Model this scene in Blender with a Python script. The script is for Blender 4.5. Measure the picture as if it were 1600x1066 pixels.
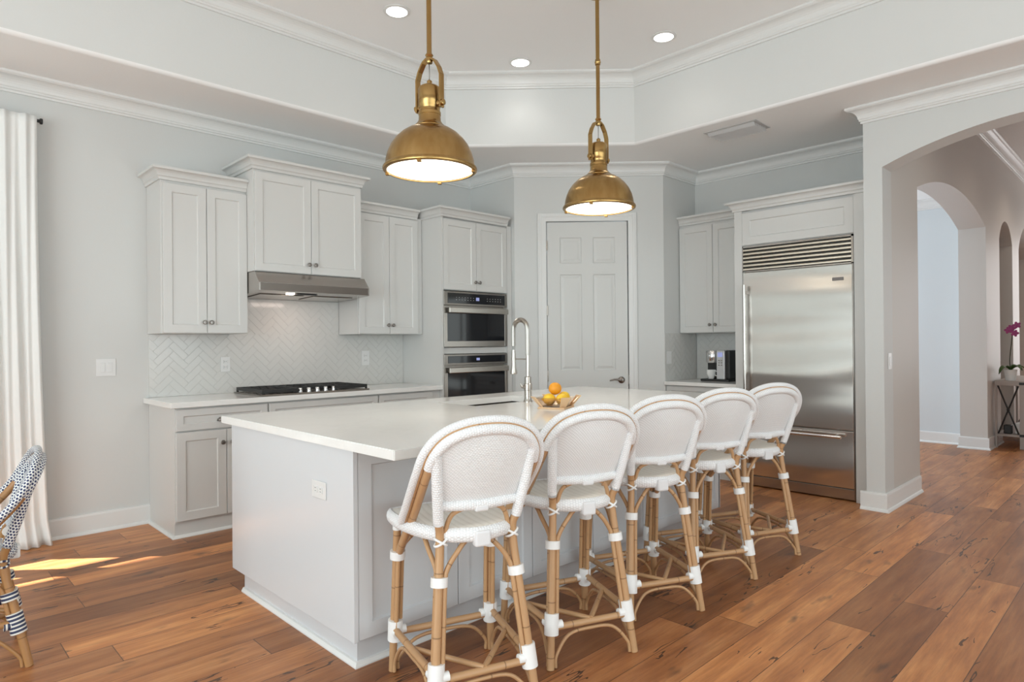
import bpy, bmesh, math, random
from mathutils import Vector, Matrix
from math import pi, sin, cos, radians, sqrt
random.seed(7)
S = bpy.context.scene
COL = S.collection
for o in list(bpy.data.objects): bpy.data.objects.remove(o)

# ------------------------------------------------------------------ camera
def make_camera():
    th, pitch, roll = radians(45.8), radians(0.18), radians(0.5)
    fw = Vector((cos(th)*cos(pitch), sin(th)*cos(pitch), sin(pitch)))
    r0 = Vector((sin(th), -cos(th), 0)); u0 = r0.cross(fw)
    r = r0*cos(roll) - u0*sin(roll); u = u0*cos(roll) + r0*sin(roll)
    cam = bpy.data.cameras.new('camera'); co = bpy.data.objects.new('camera', cam); COL.objects.link(co)
    M = Matrix((r, u, -fw)).transposed().to_4x4(); M.translation = (0, 0, 1.30)
    co.matrix_world = M
    cam.sensor_width = 36; cam.lens = 1007/1600*36; cam.clip_start = .02
    S.camera = co
make_camera()

# ------------------------------------------------------------------ world, sun, window and fill light, exposure
S.view_settings.view_transform = 'Standard'; S.view_settings.look = 'None'
S.view_settings.exposure = 0.28; S.view_settings.gamma = 1.0
S.view_settings.use_curve_mapping = False
wd = bpy.data.worlds.new('world'); S.world = wd; wd.use_nodes = True
wb = wd.node_tree.nodes['Background']; wb.inputs[0].default_value = (.90, 1.0, .96, 1); wb.inputs[1].default_value = .68

def lamp(name, kind, loc, energy, color=(1, 1, 1), **kw):
    l = bpy.data.lights.new(name, kind); l.energy = energy; l.color = color
    aim = kw.pop('aim', None)
    for k, v in kw.items(): setattr(l, k, v)
    o = bpy.data.objects.new(name, l); COL.objects.link(o); o.location = loc
    if aim is not None: o.rotation_euler = Vector(aim).to_track_quat('-Z', 'Y').to_euler()
    return o
elev = radians(29.8); hx, hy = .765, -.644
lamp('sun', 'SUN', (-3, 9, 6), 40.0, (1, .95, .86), angle=radians(.5), aim=(hx*cos(elev), hy*cos(elev), -sin(elev)))
lamp('west_window_light', 'AREA', (-3.38, 1.1, 1.55), 152, (.83, .945, .985), shape='RECTANGLE', size=4.4, size_y=2.3, aim=(1, 0, 0))
lamp('south_window_light', 'AREA', (1.6, -2.88, 1.55), 86, (.83, .935, .985), shape='RECTANGLE', size=5.6, size_y=2.3, aim=(0, 1, 0))
portal = lamp('nook_window_portal', 'AREA', (-1.34, 5.44, 1.51), 1, shape='RECTANGLE', size=3.7, size_y=2.2, aim=(0, -1, 0))
portal.data.cycles.is_portal = True
lamp('side_room_window_light', 'AREA', (7.9, 4.85, 1.6), 80, (.78, .90, 1), shape='RECTANGLE', size=2.4, size_y=2.0, aim=(0, -1, 0))
lamp('hall_fill_light', 'AREA', (13.6, 0.2, 1.8), 42, (.95, .97, 1), shape='RECTANGLE', size=2.4, size_y=2.2, aim=(-1, 0, 0))  # added fill to brighten the hall; its end wall has no window

# ------------------------------------------------------------------ materials
def mat(name, col, rough=.5, metal=0, spec=.5, **kw):
    m = bpy.data.materials.new(name); m.use_nodes = True
    b = m.node_tree.nodes['Principled BSDF']
    b.inputs['Base Color'].default_value = (*col, 1); b.inputs['Roughness'].default_value = rough
    b.inputs['Metallic'].default_value = metal; b.inputs['Specular IOR Level'].default_value = spec
    for k, v in kw.items():
        b.inputs[k.replace('_', ' ')].default_value = v
    return m
class NT:
    def __init__(s, m): s.m = m; s.t = m.node_tree; s.b = s.t.nodes['Principled BSDF']
    def n(s, typ, **kw):
        nd = s.t.nodes.new(typ)
        for k, v in kw.items(): setattr(nd, k, v)
        return nd
    def l(s, a, b): s.t.links.new(a, b)
    def math(s, op, a, b=None, c=None):
        nd = s.n('ShaderNodeMath', operation=op)
        for i, v in enumerate((a, b, c)):
            if v is None: continue
            if isinstance(v, (int, float)): nd.inputs[i].default_value = v
            else: s.l(v, nd.inputs[i])
        return nd.outputs[0]
    def noise(s, vec, scale, detail=3, rough=.5):
        nd = s.n('ShaderNodeTexNoise'); nd.inputs['Scale'].default_value = scale
        nd.inputs['Detail'].default_value = detail; nd.inputs['Roughness'].default_value = rough
        if vec is not None: s.l(vec, nd.inputs['Vector'])
        return nd.outputs['Fac']
    def coord(s, which='Object', scale=(1, 1, 1)):
        t = s.n('ShaderNodeTexCoord'); mp = s.n('ShaderNodeMapping'); mp.inputs['Scale'].default_value = scale
        s.l(t.outputs[which], mp.inputs['Vector']); return mp.outputs['Vector']
    def ramp(s, fac, stops):
        r = s.n('ShaderNodeValToRGB'); e = r.color_ramp.elements
        while len(e) < len(stops): e.new(.5)
        for i, (p, c) in enumerate(stops): e[i].position = p; e[i].color = (*c, 1)
        s.l(fac, r.inputs['Fac']); return r.outputs['Color']
    def mix(s, fac, a, b, mode='MIX'):
        nd = s.n('ShaderNodeMix', data_type='RGBA', blend_type=mode)
        for sock, v in ((nd.inputs['Factor'], fac), (nd.inputs['A'], a), (nd.inputs['B'], b)):
            if isinstance(v, (int, float)): sock.default_value = v
            elif isinstance(v, tuple): sock.default_value = (*v, 1)
            else: s.l(v, sock)
        return nd.outputs['Result']
    def bump(s, h, strength=.3, dist=.01):
        nd = s.n('ShaderNodeBump'); nd.inputs['Strength'].default_value = strength; nd.inputs['Distance'].default_value = dist
        s.l(h, nd.inputs['Height']); s.l(nd.outputs['Normal'], s.b.inputs['Normal'])

def paint(name, col, rough=.6, bump=.15, scale=90):
    m = mat(name, col, rough); t = NT(m); t.bump(t.noise(t.coord(), scale, 2), bump, .002); return m
M_WALL = paint('wall_paint', (.655, .66, .645), .55)
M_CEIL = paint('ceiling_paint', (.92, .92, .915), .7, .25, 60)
M_DROP = paint('tray_side_paint', (.71, .715, .70), .7, .25, 60)  # same paint as the ceiling, darkened to tone down light on the tray sides
M_HALL = paint('hall_paint', (.62, .59, .555), .5)
M_BLUEW = paint('side_room_paint', (.66, .70, .72), .6)
M_TRIM = mat('trim_paint', (.77, .77, .755), .35)
M_CAB = mat('cabinet_paint', (.675, .67, .65), .33)
M_ISL = mat('island_paint', (.66, .675, .695), .25)
M_DOOR = mat('door_paint', (.66, .66, .64), .38)
M_PLATE = mat('plate_plastic', (.74, .74, .73), .3)
M_SLOT = mat('slot_dark', (.12, .12, .12), .5)
M_BLACK = mat('black_iron', (.02, .02, .02), .45)
M_GLASSBLK = mat('black_glass', (.012, .013, .016), .06)
M_KNOB = mat('knob_nickel', (.30, .28, .26), .32, 1)
M_CHROME = mat('chrome', (.8, .8, .8), .12, 1)
M_NICKEL = mat('brushed_nickel', (.52, .49, .45), .27, 1)
M_LED = mat('display', (.05, .06, .1), .2, Emission_Color=(.45, .5, .9, 1), Emission_Strength=.5)
M_WHITEWRAP = mat('white_binding', (.86, .86, .85), .45)
M_CERAMIC = mat('white_ceramic', (.85, .85, .83), .15)

def m_quartz():
    m = mat('quartz', (.80, .79, .765), .10); t = NT(m)
    n = t.noise(t.coord(), 3, 6, .6)
    t.l(t.ramp(n, [(.3, (.86, .85, .825)), (.5, (.87, .86, .835)), (.54, (.85, .84, .815)), (.6, (.87, .86, .835))]), t.b.inputs['Base Color'])
    return m
M_QUARTZ = m_quartz()
def m_steel(name, col, rough, wav):
    m = mat(name, col, rough, 1); t = NT(m)
    t.b.inputs['Anisotropic'].default_value = .5
    h = t.noise(t.coord('Object', (.45, .35, 2.0) if wav else (4, 4, 4)), 1.7, 0)
    if wav: t.bump(h, .75, .06)
    f = t.noise(t.coord('Object', (3, 3, 300)), 3, 2)
    r = t.n('ShaderNodeMapRange'); t.l(f, r.inputs[0]); r.inputs[3].default_value = rough*.85; r.inputs[4].default_value = rough*1.2
    t.l(r.outputs[0], t.b.inputs['Roughness'])
    return m
M_STEEL = m_steel('stainless_panel', (.72, .70, .67), .20, True)
M_STEELP = m_steel('stainless_plain', (.50, .47, .44), .22, False)
M_LOUV = m_steel('stainless_louvre', (.78, .72, .62), .34, False)
M_STEELD = m_steel('stainless_dark', (.30, .275, .25), .25, False)
M_OVEN = m_steel('stainless_oven', (.38, .35, .32), .24, False)
M_HOODF = m_steel('hood_front_steel', (.20, .175, .155), .3, False)
def m_brass():
    m = mat('aged_brass', (.43, .27, .10), .25, 1); t = NT(m)
    tg = t.n('ShaderNodeTangent', direction_type='RADIAL', axis='Z'); t.l(tg.outputs[0], t.b.inputs['Tangent'])
    n = t.noise(t.coord('Object', (6, 6, 2)), 4, 4)
    t.l(t.ramp(n, [(.3, (.37, .225, .08)), (.7, (.46, .30, .12))]), t.b.inputs['Base Color'])
    t.b.inputs['Anisotropic'].default_value = .85
    return m
M_BRASS = m_brass()
M_DIFF = mat('lamp_diffuser', (.9, .88, .82), .4, Emission_Color=(1, .93, .80, 1), Emission_Strength=2.2)
M_DOWN = mat('downlight_lens', (.9, .9, .9), .4, Emission_Color=(1, .98, .94, 1), Emission_Strength=5)
M_BULB = mat('hood_bulb', (.9, .9, .9), .4, Emission_Color=(1, .85, .7, 1), Emission_Strength=6)

def m_floor():
    m = mat('oak_planks', (.3, .15, .07), .32); t = NT(m); M = t.math
    tc = t.n('ShaderNodeTexCoord'); sp = t.n('ShaderNodeSeparateXYZ'); t.l(tc.outputs['Object'], sp.inputs[0])
    X, Y = sp.outputs['X'], sp.outputs['Y']; Wd = .19
    row = M('FLOOR', M('DIVIDE', Y, Wd)); fy = M('FRACT', M('DIVIDE', Y, Wd))
    wn = t.n('ShaderNodeTexWhiteNoise', noise_dimensions='1D'); t.l(row, wn.inputs['W'])
    ln = M('ADD', 1.05, M('MULTIPLY', wn.outputs['Value'], .75))
    wn2 = t.n('ShaderNodeTexWhiteNoise', noise_dimensions='1D'); t.l(M('ADD', row, 77.3), wn2.inputs['W'])
    px = M('ADD', M('DIVIDE', X, ln), M('MULTIPLY', wn2.outputs['Value'], 9))
    ix = M('FLOOR', px); fx = M('FRACT', px)
    cv = t.n('ShaderNodeCombineXYZ'); t.l(row, cv.inputs[0]); t.l(ix, cv.inputs[1])
    pid = t.n('ShaderNodeTexWhiteNoise', noise_dimensions='2D'); t.l(cv.outputs[0], pid.inputs['Vector'])
    P = pid.outputs['Value']
    # grain coordinates: stretched along x, shifted per plank
    gv = t.n('ShaderNodeCombineXYZ'); t.l(M('ADD', M('MULTIPLY', X, .32), M('MULTIPLY', P, 40)), gv.inputs[0])
    t.l(M('ADD', M('MULTIPLY', Y, 2.4), M('MULTIPLY', P, 17)), gv.inputs[1])
    g1 = t.noise(gv.outputs[0], 5, 6, .6)
    gw = t.n('ShaderNodeCombineXYZ'); t.l(M('ADD', M('MULTIPLY', X, .5), M('MULTIPLY', P, 31)), gw.inputs[0]); t.l(M('MULTIPLY', Y, 11), gw.inputs[1])
    g2 = t.noise(gw.outputs[0], 8, 5, .65)
    base = t.ramp(g1, [(.25, (.245, .088, .032)), (.5, (.43, .176, .064)), (.75, (.60, .290, .118))])
    tone = t.ramp(P, [(0, (.62, .58, .56)), (.3, (.90, .86, .84)), (.6, (1.04, 1.02, 1.0)), (.85, (1.22, 1.2, 1.12)), (1, (1.45, 1.42, 1.3))])
    c = t.mix(1.0, base, tone, 'MULTIPLY')
    fine = t.ramp(g2, [(.3, (.80, .78, .76)), (.6, (1.05, 1.05, 1.05))]); c = t.mix(1.0, c, fine, 'MULTIPLY')
    # knots and cracks
    kv = t.n('ShaderNodeCombineXYZ'); t.l(M('ADD', M('MULTIPLY', X, .9), M('MULTIPLY', P, 13)), kv.inputs[0]); t.l(M('ADD', M('MULTIPLY', Y, 2.6), M('MULTIPLY', P, 7)), kv.inputs[1])
    k = t.noise(kv.outputs[0], 3.1, 3, .55)
    kf = t.ramp(k, [(.63, (0, 0, 0)), (.75, (1, 1, 1))])
    c = t.mix(M('MULTIPLY', kf, .75), c, (.055, .030, .020))
    kk = t.n('ShaderNodeCombineXYZ'); t.l(M('ADD', M('MULTIPLY', X, 1.3), M('MULTIPLY', P, 23)), kk.inputs[0])
    t.l(M('ADD', M('MULTIPLY', Y, 9), M('MULTIPLY', P, 5)), kk.inputs[1])
    vn = t.noise(kk.outputs[0], 2.0, 2, .5)
    crk = M('LESS_THAN', M('ABSOLUTE', M('SUBTRACT', vn, .5)), .013)
    msk = M('GREATER_THAN', t.noise(kv.outputs[0], 2.3, 1), .60)
    c = t.mix(M('MULTIPLY', M('MULTIPLY', crk, msk), .85), c, (.035, .02, .014))
    # seams
    ey = M('MINIMUM', fy, M('SUBTRACT', 1, fy)); ex = M('MULTIPLY', M('MINIMUM', fx, M('SUBTRACT', 1, fx)), ln)
    seam = M('MAXIMUM', M('LESS_THAN', ey, .009), M('LESS_THAN', ex, .0020))
    c = t.mix(M('MULTIPLY', seam, .72), c, (.04, .022, .014))
    t.l(c, t.b.inputs['Base Color'])
    rr = t.n('ShaderNodeMapRange'); t.l(g2, rr.inputs[0]); rr.inputs[3].default_value = .30; rr.inputs[4].default_value = .46
    t.l(rr.outputs[0], t.b.inputs['Roughness'])
    t.bump(M('SUBTRACT', M('MULTIPLY', g2, .25), M('MULTIPLY', seam, 1.0)), .35, .0025)
    return m
M_FLOOR = m_floor()

def m_cane(name, a, b):
    m = mat(name, a, .38); t = NT(m); M = t.math
    uv = t.n('ShaderNodeUVMap'); sp = t.n('ShaderNodeSeparateXYZ'); t.l(uv.outputs[0], sp.inputs[0])
    inf = t.n('ShaderNodeObjectInfo')
    V = M('ADD', sp.outputs['Y'], M('MULTIPLY', inf.outputs['Random'], .2))
    d = M('FRACT', M('DIVIDE', V, .21)); e = M('MINIMUM', d, M('SUBTRACT', 1, d))
    ring = M('LESS_THAN', e, .011)
    cv = t.n('ShaderNodeCombineXYZ'); t.l(M('MULTIPLY', sp.outputs['X'], 60), cv.inputs[0]); t.l(M('MULTIPLY', V, 3), cv.inputs[1])
    n = t.noise(cv.outputs[0], 1.6, 3)
    n2 = t.noise(t.coord('Object', (3, 3, 3)), 2.2, 2)
    c = t.mix(n, b, a); c = t.mix(t.math('MULTIPLY', n2, .5), c, tuple(x*.72 for x in a))
    c = t.mix(M('MULTIPLY', ring, .65), c, (.16, .075, .03))
    t.l(c, t.b.inputs['Base Color']); return m
M_CANE = m_cane('rattan_cane', (.60, .36, .185), (.46, .26, .125))
M_CANED = m_cane('rattan_cane_dark', (.46, .24, .09), (.34, .16, .06))

def m_weave(name, base, gap, su, sv, dots=None, strength=.8):
    m = mat(name, base, .5); t = NT(m); M = t.math
    uv = t.n('ShaderNodeUVMap'); sp = t.n('ShaderNodeSeparateXYZ'); t.l(uv.outputs[0], sp.inputs[0])
    U, V = sp.outputs['X'], sp.outputs['Y']
    rowi = M('FLOOR', M('DIVIDE', V, sv)); odd = M('MULTIPLY', M('MODULO', M('ABSOLUTE', rowi), 2), .5)
    fu = M('FRACT', M('ADD', M('DIVIDE', U, su), odd)); fv = M('FRACT', M('DIVIDE', V, sv))
    h = M('MULTIPLY', M('SINE', M('MULTIPLY', fu, pi)), M('SINE', M('MULTIPLY', fv, pi)))
    if dots:
        f = M('GREATER_THAN', h, .45); c = t.mix(f, base, dots)
    else:
        c = t.mix(M('LESS_THAN', h, .28), base, gap)
    t.l(c, t.b.inputs['Base Color']); t.bump(h, strength, .0025); return m
M_WEAVE = m_weave('white_weave', (.88, .885, .89), (.70, .70, .70), .0115, .008, None, .5)
M_BRAID = m_weave('white_braid', (.89, .895, .90), (.76, .76, .77), .010, .009, None, .6)
M_SEATW = m_weave('ivory_seat_weave', (.93, .90, .84), (.84, .81, .74), .0075, .030, None, .5)
M_BLUEWEAVE = m_weave('blue_dot_weave', (.82, .82, .80), (.5, .5, .5), .012, .012, (.03, .045, .13))
def m_stripe():
    m = mat('navy_binding', (.02, .035, .09), .4); t = NT(m); uv = t.n('ShaderNodeUVMap'); sp = t.n('ShaderNodeSeparateXYZ'); t.l(uv.outputs[0], sp.inputs[0])
    f = t.math('FRACT', t.math('DIVIDE', sp.outputs['Y'], .016)); t.l(t.mix(t.math('LESS_THAN', f, .42), (.02, .03, .08), (.72, .70, .64)), t.b.inputs['Base Color']); return m
M_NAVYWRAP = m_stripe()

def m_curtain():
    m = bpy.data.materials.new('sheer_linen'); m.use_nodes = True; t = m.node_tree; t.nodes.clear()
    o = t.nodes.new('ShaderNodeOutputMaterial'); mx = t.nodes.new('ShaderNodeMixShader'); d = t.nodes.new('ShaderNodeBsdfDiffuse'); tr = t.nodes.new('ShaderNodeBsdfTranslucent')
    d.inputs[0].default_value = (.95, .95, .93, 1); tr.inputs[0].default_value = (.93, .92, .88, 1); mx.inputs[0].default_value = .15
    tc = t.nodes.new('ShaderNodeTexCoord'); n = t.nodes.new('ShaderNodeTexNoise'); n.inputs['Scale'].default_value = 300
    b = t.nodes.new('ShaderNodeBump'); b.inputs['Strength'].default_value = .15; b.inputs['Distance'].default_value = .001
    t.links.new(tc.outputs['Object'], n.inputs['Vector']); t.links.new(n.outputs['Fac'], b.inputs['Height']); t.links.new(b.outputs[0], d.inputs['Normal'])
    t.links.new(d.outputs[0], mx.inputs[1]); t.links.new(tr.outputs[0], mx.inputs[2]); t.links.new(mx.outputs[0], o.inputs[0]); return m
M_CURT = m_curtain()
def m_glass(name, col=(1, 1, 1), rough=0.0, alpha=None):
    m = mat(name, col, rough); b = m.node_tree.nodes['Principled BSDF']; b.inputs['Transmission Weight'].default_value = 1; b.inputs['IOR'].default_value = 1.45
    return m
def m_pane():
    m = bpy.data.materials.new('window_glass'); m.use_nodes = True; t = m.node_tree; t.nodes.clear()
    o = t.nodes.new('ShaderNodeOutputMaterial'); mx = t.nodes.new('ShaderNodeMixShader'); a = t.nodes.new('ShaderNodeBsdfTransparent'); g = t.nodes.new('ShaderNodeBsdfGlossy')
    g.inputs['Roughness'].default_value = 0; mx.inputs[0].default_value = .06
    t.links.new(a.outputs[0], mx.inputs[1]); t.links.new(g.outputs[0], mx.inputs[2]); t.links.new(mx.outputs[0], o.inputs[0]); return m
M_GLASS = m_pane()
M_PEACH = m_glass('peach_glass', (.98, .82, .68), .05)
M_WOODL = mat('light_wood', (.74, .50, .29), .45)
M_GREYWOOD = mat('greywash_wood', (.42, .37, .34), .6)
M_LEAF = mat('leaf', (.05, .11, .025), .4)
M_PETAL = mat('petal', (.36, .045, .20), .5)
M_GRILLW = mat('vent_paint', (.55, .55, .55), .5)
M_GROUT = mat('grout', (.645, .64, .615), .8)
M_TILE = mat('glazed_tile', (.655, .65, .625), .14)
def m_citrus(name, a, b):
    m = mat(name, a, .42); t = NT(m); n = t.noise(t.coord(), 9, 2)
    t.l(t.mix(n, a, b), t.b.inputs['Base Color']); t.bump(t.noise(t.coord(), 380, 1), .3, .001); return m
M_ORANGE = m_citrus('orange_peel', (.85, .36, .02), (.75, .28, .01))
M_LEMON = m_citrus('lemon_peel', (.90, .62, .04), (.85, .48, .02))

# ------------------------------------------------------------------ mesh helpers
def smooth_pts(pts, n=6):
    P = [Vector(p) for p in pts]
    if len(P) < 3: return P
    out = []
    for i in range(len(P)-1):
        p0 = P[i-1] if i > 0 else P[i]*2-P[i+1]; p1 = P[i]; p2 = P[i+1]; p3 = P[i+2] if i+2 < len(P) else P[i+1]*2-P[i]
        for k in range(n):
            t = k/n
            out.append(.5*((2*p1)+(-p0+p2)*t+(2*p0-5*p1+4*p2-p3)*t*t+(-p0+3*p1-3*p2+p3)*t*t*t))
    out.append(P[-1]); return out
class MB:
    def __init__(s): s.bm = bmesh.new(); s.uv = s.bm.loops.layers.uv.new('UVMap')
    def v(s, p, M=None): return s.bm.verts.new(M @ Vector(p) if M else Vector(p))
    def box(s, a, b, bev=0, M=None):
        x0, y0, z0 = (min(a[i], b[i]) for i in range(3)); x1, y1, z1 = (max(a[i], b[i]) for i in range(3))
        vs = [s.v(p, M) for p in ((x0,y0,z0),(x1,y0,z0),(x1,y1,z0),(x0,y1,z0),(x0,y0,z1),(x1,y0,z1),(x1,y1,z1),(x0,y1,z1))]
        fs = [s.bm.faces.new([vs[i] for i in f]) for f in ((3,2,1,0),(4,5,6,7),(0,1,5,4),(1,2,6,5),(2,3,7,6),(3,0,4,7))]
        if bev:
            es = list({e for f in fs for e in f.edges})
            bmesh.ops.bevel(s.bm, geom=es, offset=bev, segments=2, profile=.5, affect='EDGES')
        return s
    def shaker(s, x0, x1, z0, z1, yf=0, th=.02, st=.058, rec=.009, M=None, slope=.006):
        """flat frame with a recessed panel, front at y=yf facing -y"""
        def loop(i, y): return [s.v(p, M) for p in ((x0+i, y, z0+i), (x1-i, y, z0+i), (x1-i, y, z1-i), (x0+i, y, z1-i))]
        L = [loop(0, yf+th), loop(0, yf+.002), loop(.002, yf), loop(st, yf), loop(st+slope, yf+rec)]
        s.bm.faces.new(L[0])
        for a, b in zip(L, L[1:]):
            for i in range(4): s.bm.faces.new((a[i], a[(i+1) % 4], b[(i+1) % 4], b[i]))
        s.bm.faces.new(L[-1]); return s
    def tube(s, pts, r, seg=10, smooth=5, cap=True, M=None, v0=0):
        P = smooth_pts(pts, smooth) if smooth else [Vector(p) for p in pts]
        n = len(P); R = r if callable(r) else (lambda t: r)
        T = [(P[min(i+1, n-1)]-P[max(i-1, 0)]).normalized() for i in range(n)]
        up = Vector((0, 0, 1)) if abs(T[0].z) < .9 else Vector((0, 1, 0))
        N = (up-T[0]*up.dot(T[0])).normalized(); rings = []; L = v0; Ls = []
        for i in range(n):
            if i:
                L += (P[i]-P[i-1]).length; N = (N-T[i]*N.dot(T[i])).normalized()
            B = T[i].cross(N); rr = R(i/(n-1)); Ls.append(L)
            rings.append([s.v(P[i]+(N*cos(2*pi*k/seg)+B*sin(2*pi*k/seg))*rr, M) for k in range(seg)])
        r0 = R(.5)
        for i in range(n-1):
            for k in range(seg):
                k2 = (k+1) % seg
                f = s.bm.faces.new((rings[i][k], rings[i][k2], rings[i+1][k2], rings[i+1][k])); f.smooth = True
                us = (k/seg, (k+1)/seg, (k+1)/seg, k/seg); vv = (Ls[i], Ls[i], Ls[i+1], Ls[i+1])
                for lp, u_, v_ in zip(f.loops, us, vv): lp[s.uv].uv = (u_*2*pi*r0, v_)
        if cap:
            s.bm.faces.new(rings[0][::-1]); s.bm.faces.new(rings[-1])
        return s
    def lathe(s, prof, seg=32, M=None, smooth=True):
        rings = []
        for r, z in prof:
            if r < 1e-6: rings.append([s.v((0, 0, z), M)])
            else: rings.append([s.v((r*cos(2*pi*k/seg), r*sin(2*pi*k/seg), z), M) for k in range(seg)])
        for a, b in zip(rings, rings[1:]):
            for k in range(seg):
                k2 = (k+1) % seg
                if len(a) == 1 and len(b) == 1: continue
                q = (a[0], b[k2], b[k]) if len(a) == 1 else ((a[k], a[k2], b[0]) if len(b) == 1 else (a[k], a[k2], b[k2], b[k]))
                f = s.bm.faces.new(q); f.smooth = smooth
        if len(rings[0]) > 1: s.bm.faces.new(rings[0][::-1])
        if len(rings[-1]) > 1: s.bm.faces.new(rings[-1])
        return s
    def prism(s, poly, y0, y1, axis='y', M=None):
        """poly of (a,b); axis y: (x,z) extruded along y; axis x: (y,z) along x; axis z: (x,y) along z"""
        def P(a, b, c):
            return {'y': (a, c, b), 'x': (c, a, b), 'z': (a, b, c)}[axis]
        A = [s.v(P(a, b, y0), M) for a, b in poly]; B = [s.v(P(a, b, y1), M) for a, b in poly]; n = len(poly)
        s.bm.faces.new(A); s.bm.faces.new(B[::-1])
        for i in range(n): s.bm.faces.new((A[i], B[i], B[(i+1) % n], A[(i+1) % n]))
        return s
    def sweep(s, path, prof, closed=False, M=None):
        """prof (out,z) swept along horizontal path (x,y); 'out' is to the right of travel"""
        P = [Vector((p[0], p[1])) for p in path]; n = len(P); rings = []
        for i in range(n):
            d0 = (P[i]-P[i-1]).normalized() if i > 0 else None; d1 = (P[i+1]-P[i]).normalized() if i < n-1 else None
            if d0 is None: d0 = d1
            if d1 is None: d1 = d0
            n0 = Vector((d0.y, -d0.x)); n1 = Vector((d1.y, -d1.x)); b = (n0+n1); b = b/max(b.dot(n0), .2)
            rings.append([s.v((P[i].x+b.x*o, P[i].y+b.y*o, z), M) for o, z in prof])
        m = len(prof)
        for a, b in zip(rings, rings[1:]):
            for k in range(m): s.bm.faces.new((a[k], a[(k+1) % m], b[(k+1) % m], b[k]))
        s.bm.faces.new(rings[0]); s.bm.faces.new(rings[-1][::-1]); return s
    def grid(s, nu, nv, fn, uvfn=None, M=None, smooth=True, closed_u=False):
        V = [[s.v(fn(i/(nu-(0 if closed_u else 1)), j/(nv-1)), M) for i in range(nu)] for j in range(nv)]
        for j in range(nv-1):
            for i in range(nu if closed_u else nu-1):
                i2 = (i+1) % nu
                f = s.bm.faces.new((V[j][i], V[j][i2], V[j+1][i2], V[j+1][i])); f.smooth = smooth
                if uvfn:
                    for lp, (a, b) in zip(f.loops, ((i, j), (i+1, j), (i+1, j+1), (i, j+1))): lp[s.uv].uv = uvfn(a/(nu-1), b/(nv-1))
        return s
    def ball(s, c, r, sx=1, sy=1, sz=1, seg=16, M=None):
        st = s.bm.verts
        T = Matrix.Translation(c) @ Matrix.Diagonal((r*sx, r*sy, r*sz, 1))
        if M: T = M @ T
        g = bmesh.ops.create_uvsphere(s.bm, u_segments=seg, v_segments=seg//2+2, radius=1, matrix=T)
        for v in g['verts']:
            for f in v.link_faces: f.smooth = True
        return s
    def build(s, name, material, parent=None, label=None):
        bmesh.ops.recalc_face_normals(s.bm, faces=s.bm.faces)
        for e in s.bm.edges:
            if len(e.link_faces) == 2 and e.calc_face_angle(0) > .75: e.smooth = False
        me = bpy.data.meshes.new(name); s.bm.to_mesh(me); s.bm.free()
        for m in (material if isinstance(material, (list, tuple)) else [material]): me.materials.append(m)
        o = bpy.data.objects.new(name, me); COL.objects.link(o)
        if parent: o.parent = parent
        if label: o['label'] = label
        return o
def thing(name, label, cat, loc=(0, 0, 0), rz=0, group=None):
    o = bpy.data.objects.new(name, None); COL.objects.link(o); o.location = loc; o.rotation_euler = (0, 0, rz); o.empty_display_size = .1
    o['label'] = label; o['category'] = cat
    if group: o['group'] = group
    return o
def tag(o, label, cat, group=None, kind=None):
    o['label'] = label; o['category'] = cat
    if group: o['group'] = group
    if kind: o['kind'] = kind
    return o
def struct(name, mb, m, parent=None, label=None):
    o = mb.build(name, m, parent)
    if parent is None: o['kind'] = 'structure'
    if label: o['label'] = label
    return o
def copy_tree(o, parent=None):
    c = o.copy(); COL.objects.link(c)
    if parent: c.parent = parent
    for ch in KIDS.get(o.name, []): copy_tree(ch, c)
    return c
KIDS = {}
def index_kids():
    KIDS.clear()
    for o in COL.objects:
        if o.parent: KIDS.setdefault(o.parent.name, []).append(o)

# ------------------------------------------------------------------ the room shell
YL, XR = 5.28, 6.20           # range wall plane, fridge wall plane
PA, PB = (4.53, 5.28), (4.53, 4.61)
PC, PD = (5.584, 3.556), (6.20, 3.556)
ZL, ZU = 3.08, 3.72           # soffit ceiling, tray ceiling

struct('floor', MB().box((-4, -3.2, -.05), (14.4, 5.5, 0)), M_FLOOR)
# range wall with the window opening left of the curtain
w = MB(); WX0, WX1, WZ0, WZ1 = -3.2, .155, .40, 2.62
w.box((-3.6, YL, 0), (WX0, YL+.14, 3.8)); w.box((WX1, YL, 0), (14.4, YL+.14, 3.8))
w.box((WX0, YL, 0), (WX1, YL+.14, WZ0)).box((WX0, YL, WZ0), (-.95, YL+.14, .84)); w.box((WX0, YL, WZ1), (WX1, YL+.14, 3.8))  # higher sill at the left, out of view, added to keep sun out
struct('wall_left', w, M_WALL)
w1 = struct('window_1', MB().box((WX0, YL+.04, WZ0), (WX1, YL+.09, WZ0+.05)).box((WX0, YL+.04, WZ1-.05), (WX1, YL+.09, WZ1))
       .box((WX0, YL+.04, WZ0), (WX0+.05, YL+.09, WZ1)).box((WX1-.02, YL+.04, WZ0), (WX1, YL+.09, WZ1))
       .box((-.38, YL+.04, WZ0), (-.23, YL+.09, WZ1)).box((-1.55, YL+.04, WZ0), (-1.40, YL+.09, WZ1)).box((-2.5, YL+.04, WZ0), (-2.35, YL+.09, WZ1)).box((WX0, YL+.035, .7425), (WX1, YL+.095, .787)), M_TRIM)
struct('pane', MB().box((WX0+.04, YL+.062, WZ0+.04), (WX1-.01, YL+.066, WZ1-.04)), M_GLASS, w1)
struct('window_sill', MB().box((WX0-.05, YL-.03, WZ0-.03), (WX1+.05, YL+.14, WZ0), .004), M_TRIM, w1)
struct('trim_eaves_sun_block', MB().box((-9.0, YL+.14, 2.72), (4.6, 7.45, 2.84)).box((-9.0, -3.1, 2.76), (-3.6, YL+.14, 2.84)), M_TRIM)  # unseen eave that clips the sun, plus a west roof added to block it
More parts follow.
